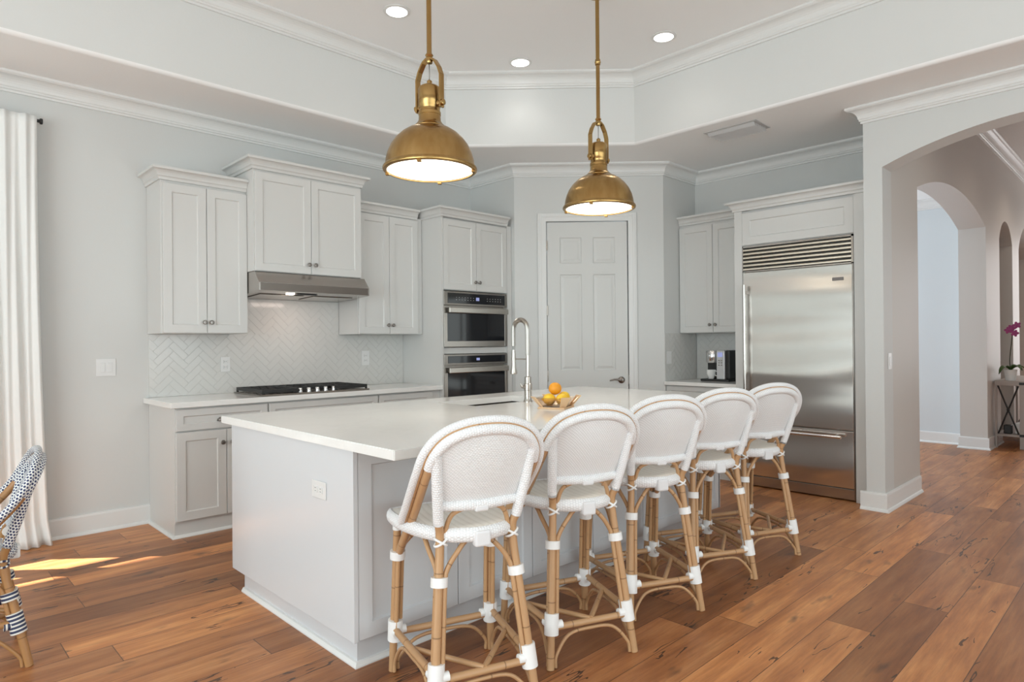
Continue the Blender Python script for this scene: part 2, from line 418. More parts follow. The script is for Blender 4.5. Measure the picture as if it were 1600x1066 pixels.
# pantry corner
def slabwall(name, a, b, th, z0, z1, m=None):
    a = Vector(a); b = Vector(b); d = (b-a).normalized(); n = Vector((-d.y, d.x))*th   # thickness to the left of travel
    q = [a, b, b+n, a+n]; return struct(name, MB().prism([(p.x, p.y) for p in q], z0, z1, 'z'), m or M_WALL)
slabwall('wall_pantry_left', PA, PB, .12, 0, 3.4)
d45 = Vector((1, -1)).normalized(); nb = Vector((1, 1)).normalized()
DW0, DW1, DH = .327, 1.125, 2.505
def diag(u, v, z=None):   # along the diagonal wall, v behind the face
    p = Vector(PB)+d45*u+nb*v; return (p.x, p.y) if z is None else (p.x, p.y, z)
MD = Matrix.Translation((PB[0], PB[1], 0)) @ Matrix.Rotation(radians(-45), 4, 'Z')
LD = (Vector(PC)-Vector(PB)).length
w = MB(); w.box((0, 0, 0), (DW0-.012, .12, 3.4), M=MD).box((DW1+.012, 0, 0), (LD, .12, 3.4), M=MD).box((DW0-.012, 0, DH+.012), (DW1+.012, .12, 3.4), M=MD)
struct('wall_pantry', w, M_WALL)
slabwall('wall_pantry_right', PC, PD, .12, 0, 3.4)
struct('wall_right', MB().box((XR, 1.66, 0), (6.35, 3.70, 3.8)), M_WALL)
# arch wall: opening y -0.46..1.53, segmental head
def arc(c0, c1, zs, rise, n=24):
    hw = (c1-c0)/2; cx = (c0+c1)/2; R = (hw*hw+rise*rise)/(2*rise); cz = zs+rise-R; a = math.asin(hw/R)
    return [(cx+R*sin(-a+2*a*i/n), cz+R*cos(-a+2*a*i/n)) for i in range(n+1)]
poly = [(1.66, 0), (1.66, 3.8), (-3.1, 3.8), (-3.1, 0), (-.46, 0)] + arc(-.46, 1.53, 2.605, .20) + [(1.53, 0)]
struct('wall_arch', MB().prism(poly, 5.40, 5.62, 'x'), M_WALL)
# hall wall with three arches
poly = [(6.35, 3.8), (6.352, 2.615)] + arc(6.36, 9.22, 2.61, .215) + [(9.22, 0), (10.05, 0)] + arc(10.05, 10.98, 2.56, .27, 16) + [(10.98, 0), (11.5, 0)] + arc(11.5, 13.0, 2.56, .4, 16) + [(13.0, 0), (14.2, 0), (14.2, 3.8)]
struct('wall_hall', MB().prism(poly, 1.53, 1.80, 'y').box((5.62, 1.53, 0), (6.351, 1.66, 3.8)), M_HALL)
struct('wall_side_room', MB().box((9.45, 1.80, 0), (9.60, 5.2, 3.3)), M_BLUEW)
struct('wall_side_room_back', MB().box((6.35, 5.0, 0), (9.45, 5.15, 3.3)), M_BLUEW)
struct('wall_hall_back', MB().box((9.60, 2.9, 0), (14.2, 3.0, 3.3)), M_HALL)
struct('wall_hall_end', MB().box((14.2, -2, 0), (14.35, 3.0, 3.8)), M_HALL)
struct('wall_hall_right', MB().box((5.62, -1.75, 0), (14.2, -1.6, 3.8)), M_HALL)
w = MB(); w.box((-3.6, -3.1, 0), (-3.46, -.6, 3.8)).box((-3.6, 4.6, 0), (-3.46, YL, 3.8)).box((-3.6, -.6, 0), (-3.46, 4.6, .35)).box((-3.6, -.6, 2.75), (-3.46, 4.6, 3.8))
struct('wall_west', w, M_WALL)
w2 = MB()
for k in range(5): yy = -.6+k*1.3; w2.box((-3.56, yy-.04, .35), (-3.50, yy+.04, 2.75))
w2.box((-3.56, -.6, 2.0), (-3.50, 4.6, 2.07)).box((-3.56, -.6, .35), (-3.50, 4.6, .42)).box((-3.56, -.6, 2.68), (-3.50, 4.6, 2.75))
struct('window_2', w2, M_TRIM)
w = MB(); w.box((-3.6, -3.1, 0), (-1.3, -2.96, 3.8)).box((4.5, -3.1, 0), (6.35, -2.96, 3.8)).box((-1.3, -3.1, 2.75), (4.5, -2.96, 3.8)).box((-1.3, -3.1, 0), (4.5, -2.96, .1))
struct('wall_back', w, M_WALL)
w2 = MB()
for k in range(5): xx = -1.3+k*1.45; w2.box((xx-.05, -3.06, .1), (xx+.05, -3.0, 2.75))
w2.box((-1.3, -3.06, 2.68), (4.5, -3.0, 2.75)).box((-1.3, -3.06, .1), (4.5, -3.0, .25)); struct('window_3', w2, M_TRIM)
# ceiling: soffit ring, tray drop with rounded lip, tray ceiling
TX0, TX1, TY0, TY1, TC = -2.6, 4.85, -2.0, 4.585, 3.645
tray = [(TX0, TY1), (TC, TY1), (TX1, TY1-(TX1-TC)), (TX1, TY0), (TX0, TY0)]
c = MB(); bm = c.bm
def ringz(z, off, n=5):
    out = []
    for i in range(n):
        p0 = Vector(tray[i-1]); p1 = Vector(tray[i]); p2 = Vector(tray[(i+1) % n]); d0 = (p1-p0).normalized(); d1 = (p2-p1).normalized()
        n0 = Vector((-d0.y, d0.x)); n1 = Vector((-d1.y, d1.x)); b = n0+n1; b = b/b.dot(n0); q = p1+b*off   # outward = left of clockwise travel
        out.append(bm.verts.new((q.x, q.y, z)))
    return out
lip = [(ZU, 0)] + [(ZL+.03-.03*sin(a), .03-.03*cos(a)) for a in [i*pi/2/6 for i in range(7)]]
rings = [ringz(z, o) for z, o in lip]
for a, b in zip(rings, rings[1:]):
    for i in range(5):
        f = bm.faces.new((a[i], a[(i+1) % 5], b[(i+1) % 5], b[i]))
bm.faces.new(rings[0])
outer = [bm.verts.new(p) for p in ((-3.5, 5.3, ZL), (6.3, 5.3, ZL), (5.5, -3.0, ZL), (-3.5, -3.0, ZL))]
o1b = bm.verts.new((6.3, 1.6, ZL)); o1c = bm.verts.new((5.5, 1.6, ZL))
r = rings[-1]
bm.faces.new((outer[0], outer[1], r[1], r[0])); bm.faces.new((outer[1], r[2], r[1])); bm.faces.new((outer[1], o1b, o1c, r[2])); bm.faces.new((o1c, outer[2], r[3], r[2]))
bm.faces.new((outer[2], outer[3], r[4], r[3])); bm.faces.new((outer[3], outer[0], r[0], r[4]))
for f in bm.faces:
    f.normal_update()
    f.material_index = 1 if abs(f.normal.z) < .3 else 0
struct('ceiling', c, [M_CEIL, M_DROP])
struct('ceiling_hall', MB().box((5.62, -1.6, 3.72), (14.2, 1.53, 3.78)), M_HALL)
struct('ceiling_side_room', MB().box((6.35, 1.80, 3.06), (14.2, 5.0, 3.12)), M_CEIL)
struct('ceiling_roof', MB().box((-3.6, -3.1, 3.80), (14.3, 5.42, 3.86)), M_CEIL)

# crown mouldings
def crown_prof(zt, h, p):
    z0 = zt-h; P = [(0, zt), (p, zt), (p, zt-.014)]
    for i in range(7):
        a = i/6*pi/2; P.append((p*.28+(p*.60)*(1-sin(a)), zt-.024-(h*.50)*(1-cos(a))))
    P += [(p*.28, z0+h*.30), (p*.22, z0+h*.24), (p*.22, z0+h*.16), (p*.13, z0+h*.12), (p*.13, z0), (0, z0)]
    return P
room = [(-3.46, YL), PA, PB, PC, PD, (XR, 1.66), (5.40, 1.66), (5.40, -2.96)]
struct('trim_1', MB().sweep(room, crown_prof(ZL, .118, .10)), M_TRIM)
struct('trim_2', MB().sweep([(TX0+.02, TY1), (TC, TY1), (TX1, TY1-(TX1-TC)), (TX1, TY0)], crown_prof(ZU, .125, .11)), M_TRIM)
struct('trim_3', MB().sweep([(5.625, 1.53), (14.2, 1.53)], crown_prof(3.72, .13, .11)), M_TRIM)
struct('trim_4', MB().sweep([(9.45, 4.99), (9.45, 1.81)], crown_prof(3.06, .12, .10)), M_TRIM)
base = [(0, 0), (.030, 0), (.030, .008), (.024, .02), (.016, .024), (.016, .125), (.012, .138), (0, .140)]
struct('baseboard_left', MB().sweep([(-3.46, YL), (1.395, YL)], base), M_TRIM)
struct('baseboard_arch', MB().sweep([(5.40, 1.70), (5.40, 1.53), (6.33, 1.53)][::1], base), M_TRIM)
bb = MB().sweep([(9.449, 4.9), (9.449, 1.80)], base); struct('baseboard_side_room', bb, M_TRIM)
struct('baseboard_hall', MB().sweep([(9.44, 1.80), (9.22, 1.80), (9.22, 1.53), (10.05, 1.53)], base), M_TRIM)
struct('baseboard_pantry', MB().sweep([PB, diag(DW0-.10, 0)], base), M_TRIM)
struct('baseboard_pantry.001', MB().sweep([diag(DW1+.10, 0), PC], base), M_TRIM)

# pantry door
def casing(mb, x, w_, z0, z1, M): mb.box((x, -.018, z0), (x+w_, 0, z1), .004, M); mb.box((x+w_*.2, -.024, z0), (x+w_*.45, -.017, z1), .003, M)
t = MB(); casing(t, DW0-.095, .085, 0, DH+.09, MD); 
t.box((DW1+.010, -.018, 0), (DW1+.095, 0, DH+.09), .004, MD); t.box((DW1+.055, -.024, 0), (DW1+.078, -.017, DH+.07), .003, MD)
t.box((DW0-.012, -.018, DH+.008), (DW1+.012, 0, DH+.09), .004, MD); t.box((DW0-.05, -.024, DH+.052), (DW1+.05, -.017, DH+.072), .003, MD)
struct('trim_5', t, M_TRIM)
dr = MB(); xa, xb = DW0, DW1
cols = [(xa, .453), (.670, .784), (1.004, xb)]
dr.box((xa, .012, .01), (xb, .045, DH), 0, MD)   # core, panels sit on it
for a, b in cols: dr.box((a, .0, .01), (b, .013, DH), 0, MD)
for a, b in ((.01, .25), (.82, 1.021), (1.982, 2.093), (2.353, DH)):
    for p, q in ((.453, .670), (.784, 1.004)): dr.box((p, 0, a), (q, .013, b), 0, MD)
for p, q in ((.453, .670), (.784, 1.004)):
    for a, b in ((.25, .82), (1.021, 1.982), (2.093, 2.353)):
        def lp(i, y): return [dr.v(v, MD) for v in ((p+i, y, a+i), (q-i, y, a+i), (q-i, y, b-i), (p+i, y, b-i))]
        L = [lp(0, 0), lp(.008, .009), lp(.016, .010), lp(.040, .003), lp(.041, .0028)]
        for A_, B_ in zip(L, L[1:]):
            for i in range(4): dr.bm.faces.new((A_[i], A_[(i+1) % 4], B_[(i+1) % 4], B_[i]))
        dr.bm.faces.new(L[-1])
door = struct('door_1', dr, M_DOOR); door['label'] = 'white six panel pantry door'
h = MB(); MH = MD @ Matrix.Translation((1.058, 0, .922)) @ Matrix.Rotation(radians(90), 4, 'X')
h.lathe([(0, .0), (.032, .0), (.034, .006), (.026, .014), (.012, .018), (.012, .045), (0, .046)], 24, MH)
h.tube([(1.058, -.042, .922), (1.03, -.050, .925), (.99, -.050, .930), (.955, -.048, .922), (.935, -.046, .917)], lambda t_: .010-.004*t_, 10, 5, True, MD)
h.build('door_handle', M_KNOB, door, 'brushed nickel lever handle')
for z in (.40, .965, 1.62, 2.275):
    MB().box((DW0-.012, -.012, z-.05), (DW0+.004, .004, z+.05), .003, MD).build('hinge', M_NICKEL, door)
MB().box((DW1+.001, -.004, .88), (DW1+.011, .010, .97), .002, MD).build('strike_plate', M_KNOB, door)

# ------------------------------------------------------------------ downlights, vent
for i, (x, y, lb) in enumerate(((2.673, 3.918, 'round recessed ceiling light directly behind the left brass pendant rod'), (3.931, 3.909, 'round recessed ceiling light between the two pendant rods, nearest the far crown'), (4.433, 2.804, 'round recessed ceiling light to the right of the right brass pendant rod'))):
    t = thing('recessed_ceiling_light', lb, 'ceiling light', (x, y, ZU), 0, 'recessed lights in the tray ceiling')
    MB().lathe([(.075, -.001), (.098, -.001), (.098, -.006), (.076, -.010), (.075, -.001)], 40).build('trim_ring', M_TRIM, t)
    MB().lathe([(0, -.004), (.0755, -.004), (.0755, -.0075), (0, -.0075)], 40).build('lens', M_DOWN, t)
    lamp('downlight_lamp', 'SPOT', (x, y, ZU-.03), 3.5, (1, .95, .88), spot_size=radians(125), spot_blend=.8, shadow_soft_size=.07, aim=(0, 0, -1))
t = thing('ceiling_vent', 'white slatted air vent in the lower ceiling near the fridge', 'vent', (5.15, 2.56, ZL))
MB().box((-.14, -.23, -.006), (.14, .23, -.0005), .002).build('frame', M_GRILLW, t)
for k in range(6):
    x = -.10+k*.04
    MB().box((-.0175, -.205, -.0015), (.0175, .205, .0015), 0, Matrix.Translation((x, 0, -.018)) @ Matrix.Rotation(radians(48), 4, 'Y')).build('slat', M_GRILLW, t)

# ------------------------------------------------------------------ cabinetry
KNOB = [(0, 0), (.007, 0), (.006, .012), (.010, .016), (.0155, .020), (.0165, .025), (.013, .030), (0, .032)]
def knob(parent, x, z, yf=0):
    k = MB().lathe(KNOB, 18, Matrix.Translation((x, yf, z)) @ Matrix.Rotation(radians(90), 4, 'X')).build('knob', M_KNOB, parent); return k
def cup_pull(parent, x, z, yf=0, w_=.085):
    mb = MB(); hw = w_/2
    def fn(u, v):
        a = -pi/2+u*pi; p = v*pi/2
        return (x+hw*sin(a)*1.0, yf-.024*cos(p)*max(cos(a), 0)**.5-.001, z-.012+.030*sin(p)*(cos(a)*.6+.4) if v < 1 else z-.012+.030*(cos(a)*.6+.4))
    mb.grid(13, 6, fn); mb.box((x-hw-.006, yf-.004, z-.012), (x+hw+.006, yf, z-.006)); mb.box((x-hw-.004, yf-.003, z-.010), (x-hw+.006, yf, z+.004))
    o = mb.build('cup_pull', M_KNOB, parent); md = o.modifiers.new('s', 'SOLIDIFY'); md.thickness = .002; return o
def door_part(parent, x0, x1, z0, z1, yf, kx=None, kz=None, name='door'):
    d = MB().shaker(x0, x1, z0, z1, yf).build(name, M_CAB, parent)
    if kx is not None: knob(d, kx, kz, yf)
    return d
def cornice(parent, x0, x1, y0, y1, zt, h=.085, p=.06, left=True, right=True):
    prof = [(0, zt-h), (.012, zt-h), (.014, zt-h+.018), (.022, zt-h+.026)] + [(.022+(p-.030)*(1-cos(i/5*pi/2)), zt-h+.026+(h-.046)*sin(i/5*pi/2)) for i in range(1, 6)] + [(p, zt-.018), (p, zt), (0, zt)]
    path = []
    if right: path.append((x1, y1))
    path += [(x1, y0), (x0, y0)]
    if left: path.append((x0, y1))
    path = path[::-1]
    # interior (outward) must be right of travel: left side travels -y, front +x, right +y -> outward is right
    mb = MB().sweep(path, prof)
    mb.box((x0, y0, zt-.02), (x1, y1, zt-.004))
    return mb.build('cornice', M_CAB, parent)

YB = YL-.002
# upper cabinets on the range wall
t = thing('upper_cabinet', 'tall white two-door upper cabinet at the left end, beside the bare wall', 'cabinet', (1.385, 4.93, 1.39), 0, 'white upper cabinets')
MB().box((0, .021, 0), (.598, YB-4.93, 1.085), .001).build('body', M_CAB, t)
door_part(t, .012, .303, .003, 1.06, 0, .282, .08); door_part(t, .307, .598, .003, 1.06, 0, .330, .08)
cornice(t, 0, .598, .018, YB-4.93, 1.165, right=False)
t = thing('upper_cabinet', 'raised white two-door cabinet above the range hood', 'cabinet', (1.985, 4.80, 1.86), 0, 'white upper cabinets')
MB().box((0, .021, 0), (.918, YB-4.80, .775), .001).build('body', M_CAB, t)
door_part(t, .008, .457, .004, .752, 0, .432, .075); door_part(t, .461, .910, .004, .752, 0, .486, .075)
cornice(t, 0, .918, .018, YB-4.80, .855)
t = thing('upper_cabinet', 'tall white two-door upper cabinet between hood and oven tower', 'cabinet', (2.945, 4.93, 1.39), 0, 'white upper cabinets')
MB().box((0, .021, 0), (.69, YB-4.93, 1.085), .001).build('body', M_CAB, t)
door_part(t, .005, .316, .003, 1.06, 0, .293, .08); door_part(t, .320, .630, .003, 1.06, 0, .343, .08)
cornice(t, 0, .632, .018, YB-4.93, 1.155, left=True, right=False)
# oven tower
t = thing('oven_tower', 'tall white cabinet housing the microwave and wall oven', 'cabinet', (3.64, 4.655, 0))
b = MB(); TW, TD = .885, YB-4.655
b.box((0, .0, 0), (.018, TD, 2.47)).box((.825, 0, 0), (TW, TD, 2.47)).box((.018, .02, 1.795), (.825, TD, 2.47)).box((.018, TD-.02, 0), (.825, TD, 1.795))
b.box((.018, .02, 1.205), (.825, TD-.02, 1.262)).box((.018, .02, .30), (.825, TD-.02, .46)).box((.018, .06, 0), (.825, .08, .30)); b.build('body', M_CAB, t)
door_part(t, .022, .420, 1.80, 2.452, 0, .395, 1.87+.01); door_part(t, .424, .822, 1.80, 2.452, 0, .448, 1.88)
cornice(t, 0, TW-.062, 0, TD, 2.55, left=True, right=False)
door_part(t, .022, .822, .12, .455, 0, name='drawer')
# microwave
def oven(name, label, z0, z1, ctl, hz):
    t = thing(name, label, 'oven', (3.655, 4.645, z0)); H_ = z1-z0; W_ = .792
    MB().box((.015, .03, .006), (W_-.015, .50, H_-.006)).build('body', M_STEELD, t)
    MB().box((0, 0, H_-ctl), (W_, .03, H_), .003).build('control_frame', M_STEELD, t)
    p = MB().box((.045, -.004, H_-ctl+.018), (W_-.03, .002, H_-.016), .001).build('control_panel', M_GLASSBLK, t)
    MB().box((.385, -.0052, H_-ctl*.62), (.425, -.004, H_-ctl*.38)).build('display', M_LED, p)
    dots = MB()
    for k in list(range(7))+list(range(11, 17)):
        for j in range(2): dots.box((.14+k*.035, -.0050, H_-ctl*.62+j*.022), (.148+k*.035, -.004, H_-ctl*.62+j*.022+.004))
    if ctl > .10: dots.build('keypad', mat('keypad_print', (.6, .6, .6), .5), p)
    else: dots.bm.free()
    d = MB(); dz = H_-ctl-.012
    d.box((0, 0, 0), (.04, .03, dz), .002).box((W_-.03, 0, 0), (W_, .03, dz), .002).box((.04, 0, 0), (W_-.03, .03, hz[0]), .002).box((.04, 0, hz[1]), (W_-.03, .03, dz), .002)
    dd = d.build('door', M_OVEN, t)
    MB().box((.04, .004, hz[0]), (W_-.03, .02, hz[1])).build('window', M_GLASSBLK, dd)
    hh = MB(); zc = dz-.035
    hh.box((.030, -.045, zc-.026), (W_-.015, -.025, zc+.026), .006).box((.06, -.03, zc-.012), (.09, .002, zc+.012)).box((W_-.07, -.03, zc-.012), (W_-.04, .002, zc+.012))
    hh.build('handle', M_NICKEL, dd)
oven('microwave_oven', 'built-in stainless microwave oven, upper one in the tower', 1.268, 1.785, .130, (.055, .315))
oven('built_in_oven', 'built-in black glass wall oven, lower one in the tower', .47, 1.20, .100, (.09, .565))
# base cabinets
def base_body(t, W_, D_, top=.88):
    MB().box((0, .02, .10), (W_, D_, top), .001).build('body', M_CAB, t)
    MB().box((0, .022, 0), (W_, .04, .10)).build('toe_kick', M_CAB, t)
t = thing('base_cabinet', 'white base cabinet with drawer and two doors at the left end of the range run', 'cabinet', (1.392, 4.675, 0), 0, 'white base cabinets')
b = MB().box((0, .021, .10), (.635, YB-4.675, .88), .001).box((.0, .028, 0), (.635, YB-4.675, .10)); b.build('body', M_CAB, t)
MB().sweep([(-.0, YB-4.675), (-.0, .028), (.635, .028)], [(0, 0), (.018, 0), (.018, .006), (.010, .018), (0, .020)]).build('shoe_moulding', M_TRIM, t)
d = MB().shaker(.006, .630, .722, .868, 0, st=.045).build('drawer', M_CAB, t); cup_pull(d, .318, .785)
door_part(t, .006, .334, .115, .712, 0, .303, .622); door_part(t, .338, .630, .115, .712, 0, .368, .622)
t = thing('base_cabinet', 'wide white base cabinet with false drawer front under the cooktop', 'cabinet', (2.03, 4.675, 0), 0, 'white base cabinets')
base_body(t, .945, YB-4.675)
MB().shaker(.006, .938, .722, .868, 0, st=.045).build('drawer', M_CAB, t)
door_part(t, .006, .470, .115, .712, 0, .44, .622); door_part(t, .474, .938, .115, .712, 0, .504, .622)
t = thing('base_cabinet', 'white base cabinet beside the oven tower', 'cabinet', (2.978, 4.675, 0), 0, 'white base cabinets')
base_body(t, .66, YB-4.675)
d = MB().shaker(.006, .560, .722, .868, 0, st=.045).build('drawer', M_CAB, t); cup_pull(d, .30, .785)
door_part(t, .006, .30, .115, .712, 0, .27, .622); door_part(t, .304, .60, .115, .712, 0, .334, .622)
tag(MB().box((1.355, 4.645, .882), (3.637, YB, .92), .003).build('countertop', M_QUARTZ), 'white quartz countertop along the range wall', 'countertop')
# herringbone backsplash
def herring(name, x0, x1, z0, z1, label, extra=None, M=None):
    mb = MB(); L_, W_ = .15, .05; g = .0016; u = 1/sqrt(2)
    mbg = MB().box((x0, 0, z0), (x1, .004, z1), 0, M)
    cx, cz = (x0+x1)/2, (z0+z1)/2; n = int((x1-x0+z1-z0)/W_)+4
    R = Matrix.Rotation(radians(45), 2)
    for i in range(-n, n):
        for j in range(-n//2, n//2+1):
            for kind in (0, 1):
                # herringbone lattice, ratio 3
                ax = i*W_+j*L_*1.0*0; 
                bx, bz = (i*W_+j*3*W_, i*W_-j*3*W_)
                if kind == 0: a = (bx, bz, bx+L_, bz+W_)
                else: a = (bx, bz+W_, bx+W_, bz+W_+L_)
                q = [R @ Vector(p) for p in ((a[0]+g, a[1]+g), (a[2]-g, a[1]+g), (a[2]-g, a[3]-g), (a[0]+g, a[3]-g))]
                c_ = sum(q, Vector((0, 0)))/4
                if abs(c_.x) > (x1-x0)/2+.08 or abs(c_.y) > (z1-z0)/2+.08: continue
                vs = [mb.bm.verts.new((cx+p.x, -.0022, cz+p.y)) for p in q]; mb.bm.faces.new(vs)
    for co, no in (((x0, 0, 0), (-1, 0, 0)), ((x1, 0, 0), (1, 0, 0)), ((0, 0, z0), (0, 0, -1)), ((0, 0, z1), (0, 0, 1))):
        bmesh.ops.bisect_plane(mb.bm, geom=mb.bm.verts[:]+mb.bm.edges[:]+mb.bm.faces[:], plane_co=co, plane_no=no, clear_outer=True)
    g_ = bmesh.ops.extrude_face_region(mb.bm, geom=mb.bm.faces[:])
    for v in [e for e in g_['geom'] if isinstance(e, bmesh.types.BMVert)]: v.co.y = 0
    if M: bmesh.ops.transform(mb.bm, matrix=M, verts=mb.bm.verts)
    o = mbg.build(name, M_GROUT); mb.build('tile_field', M_TILE, o); tag(o, label, 'backsplash'); return o
herring('tile_backsplash', 1.392, 3.637, .921, 1.388, 'glossy white herringbone tile behind the cooktop', M=Matrix.Translation((0, YL-.005, 0)))
herring('tile_backsplash', 1.99, 2.94, 1.3885, 1.675, 'herringbone tile strip rising to the range hood', M=Matrix.Translation((0, YL-.005, 0)))

# range hood
t = thing('range_hood', 'slim stainless under-cabinet range hood over the cooktop', 'range hood', (1.988, 4.73, 1.68))
HW = .938; D_ = YB-4.73
prof = [(D_, 0), (.02, .025), (0, .03), (0, .09), (.075, .175), (D_, .178)]
MB().prism([(a, b_) for a, b_ in prof], 0, HW, 'x').build('canopy', M_STEELP, t)
MB().box((.012, -.003, .032), (HW-.012, .0005, .088), .001).build('front_panel', M_HOODF, t)
Mt = Matrix.Translation((0, .02, .0225)) @ Matrix.Rotation(math.atan2(-.025, D_-.02), 4, 'X')
MB().box((.33, .04, -.004), (.50, .09, .001), .001, Mt).build('control_strip', M_BLACK, t)
MB().box((.26, .06, -.005), (.32, .10, .001), .004, Mt).build('hood_lamp', M_BULB, t)
for a in (.08, .52): MB().box((a, .15, -.004), (a+.36, .42, .001), .002, Mt).build('grease_filter', M_STEELP, t)
lamp('hood_light', 'AREA', (2.42, 4.95, 1.655), .8, (1, .80, .70), shape='RECTANGLE', size=.3, size_y=.1, aim=(0, .25, -1))
# cooktop
t = thing('gas_cooktop', 'black five-burner gas cooktop with silver knobs on the range counter', 'cooktop', (1.985, 4.70, .92))
MB().box((0, 0, .0005), (.92, .52, .012), .004).build('base_plate', M_STEELD, t)
for k, (x0, x1) in enumerate(((.015, .30), (.31, .61), (.62, .905))):
    g = MB(); y0, y1 = (.02, .50) if k != 1 else (.13, .50); zt = .048
    for yy in (y0, y1): g.box((x0, yy-.006, .022), (x1, yy+.006, zt), .002)
    for xx in (x0+.006, x1-.006): g.box((xx-.006, y0, .022), (xx+.006, y1, zt), .002)
    for j in range(1, 5): xx = x0+(x1-x0)*j/5; g.box((xx-.004, y0, .034), (xx+.004, y1, zt))
    for yy in (y0+(y1-y0)*.33, y0+(y1-y0)*.66): g.box((x0, yy-.004, .034), (x1, yy+.004, zt))
    for xx in (x0+.006, x1-.006):
        for yy in (y0+.004, y1-.004): g.box((xx-.007, yy-.007, .011), (xx+.007, yy+.007, .03))
    g.build('grate', M_BLACK, t)
for x, y, r_ in ((.16, .14, .038), (.16, .38, .032), (.46, .32, .05), (.76, .14, .032), (.76, .38, .038)):
    MB().lathe([(0, .012), (r_*1.4, .012), (r_*1.3, .018), (r_, .020), (r_, .030), (r_*.9, .033), (0, .033)], 20, Matrix.Translation((x, y, 0))).build('burner', M_BLACK, t)
for k in range(5):
    MB().lathe([(0, .011), (.020, .011), (.020, .016), (.016, .018), (.015, .040), (.012, .044), (0, .044)], 20, Matrix.Translation((.335+k*.072, .062, 0))).build('knob', M_CHROME, t)

# ------------------------------------------------------------------ wall plates
def plate(name, label, loc, rz, w_=.075, h_=.118, kind='outlet', gangs=1, horiz=False):
    t = thing(name, label, 'outlet' if kind == 'outlet' else 'switch', loc, rz)
    MB().box((-w_/2, -.005, -h_/2), (w_/2, -.0004, h_/2), .002).build('plate', M_PLATE, t)
    if kind == 'outlet':
        for s_ in (-1, 1):
            c_ = (s_*.022, 0) if horiz else (0, s_*.022)
            r_ = MB().box((c_[0]-.015, -.0075, c_[1]-.013), (c_[0]+.015, -.005, c_[1]+.013), .003).build('receptacle', M_PLATE, t)
            sl = MB()
            for q in (-1, 1):
                if horiz: sl.box((c_[0]-.006, -.0081, c_[1]+q*.006-.001), (c_[0]+.004, -.0074, c_[1]+q*.006+.001))
                else: sl.box((c_[0]+q*.006-.001, -.0081, c_[1]-.003), (c_[0]+q*.006+.001, -.0074, c_[1]+.006))
            sl.build('slots', M_SLOT, r_)
    else:
        for g_ in range(gangs):
            x = (g_-(gangs-1)/2)*.046
            MB().box((x-.0165, -.008, -.033), (x+.0165, -.0048, .033), .0015).build('rocker', M_PLATE, t)
    return t
plate('light_switch', 'white double rocker switch on the wall beside the curtain', (1.12, YL, 1.152), 0, .122, .122, 'switch', 2)
plate('power_outlet', 'white outlet on the backsplash under the left upper cabinet', (1.94, YL-.0076, 1.15), 0, .075, .118)
plate('power_outlet', 'white outlet on the backsplash right of the cooktop', (3.213, YL-.0076, 1.172), 0, .082, .135)
plate('light_switch', 'white switch on the tiled side wall beside the coffee maker', (5.65, 3.5484, 1.14), 0, .085, .125, 'switch', 1)
plate('light_switch', 'white switch on the inner face of the archway pillar', (5.535, 1.53, 1.135), 0, .08, .125, 'switch', 1).rotation_euler = (0, 0, 0)
plate('power_outlet', 'white horizontal outlet on the island end panel', (1.3195, 2.537, .685), radians(-90), .122, .074, 'outlet', 1, True)

# ------------------------------------------------------------------ island
t = thing('kitchen_island', 'white panelled kitchen island base with beaded stool side', 'island', (1.32, 2.265, 0))
IL, ID = 2.935, 1.24
MB().box((0, -.002, .118), (.02, ID, .88), .001).build('end_panel', M_ISL, t)
MB().box((IL-.02, 0, .118), (IL, ID, .88), .001).build('end_panel', M_ISL, t)
MB().box((.0205, .021, .118), (IL-.0205, .03, .88)).box((.0205, ID-.03, .118), (IL-.0205, ID-.021, .88)).box((.0205, .03, .118), (IL-.0205, ID-.03, .135)).build('carcass', M_ISL, t)
xs = [.0225, .534, 1.018, 1.502, 1.986, 2.47, IL-.003]
for a, b_ in zip(xs, xs[1:]):
    p = MB().shaker(a, b_-.004, .120, .878, 0, .02, .062, .009).build('side_panel', M_ISL, t)
for k in range(5):
    x = .03+k*(IL-.06)/5; MB().shaker(x+.002, x+(IL-.06)/5-.002, .13, .87, 0, .02).bm
    mbx = MB().shaker(x+.002, x+(IL-.06)/5-.002, .13, .87, 0, .02, M=Matrix.Translation((0, ID, 0)) @ Matrix.Scale(-1, 4, (0, 1, 0))); mbx.build('door', M_ISL, t)
MB().box((.04, .045, 0), (IL-.04, ID-.06, .1175)).build('toe_kick', M_ISL, t)
MB().sweep([(.04, ID-.06), (.04, .045), (IL-.04, .045), (IL-.04, ID-.06)], [(0, 0), (.018, 0), (.018, .006), (.010, .020), (0, .022)]).build('shoe_moulding', M_TRIM, t)
# slab with sink cut-out
SX0, SX1, SY0, SY1 = 2.56, 3.24, 2.955, 3.335
c = MB(); bm = c.bm
def rect(x0, y0, x1, y1, z): return [bm.verts.new(p) for p in ((x0, y0, z), (x1, y0, z), (x1, y1, z), (x0, y1, z))]
O0, O1 = (1.30, 1.945, 4.32, 3.60), (SX0, SY0, SX1, SY1)
bt, tp, bi, ti = rect(*O0, .882), rect(*O0, .92), rect(*O1, .882), rect(*O1, .92)
for i in range(4):
    j = (i+1) % 4
    bm.faces.new((tp[i], tp[j], ti[j], ti[i])); bm.faces.new((bt[j], bt[i], bi[i], bi[j])); bm.faces.new((bt[i], bt[j], tp[j], tp[i])); bm.faces.new((bi[j], bi[i], ti[i], ti[j]))
bmesh.ops.bevel(bm, geom=[e for e in bm.edges if all(v in tp+bt for v in e.verts)], offset=.003, segments=2, affect='EDGES')
tag(c.build('island_countertop', M_QUARTZ), 'large white quartz countertop of the island with sink cut-out', 'countertop')
s_ = MB(); z0, z1 = .68, .8815
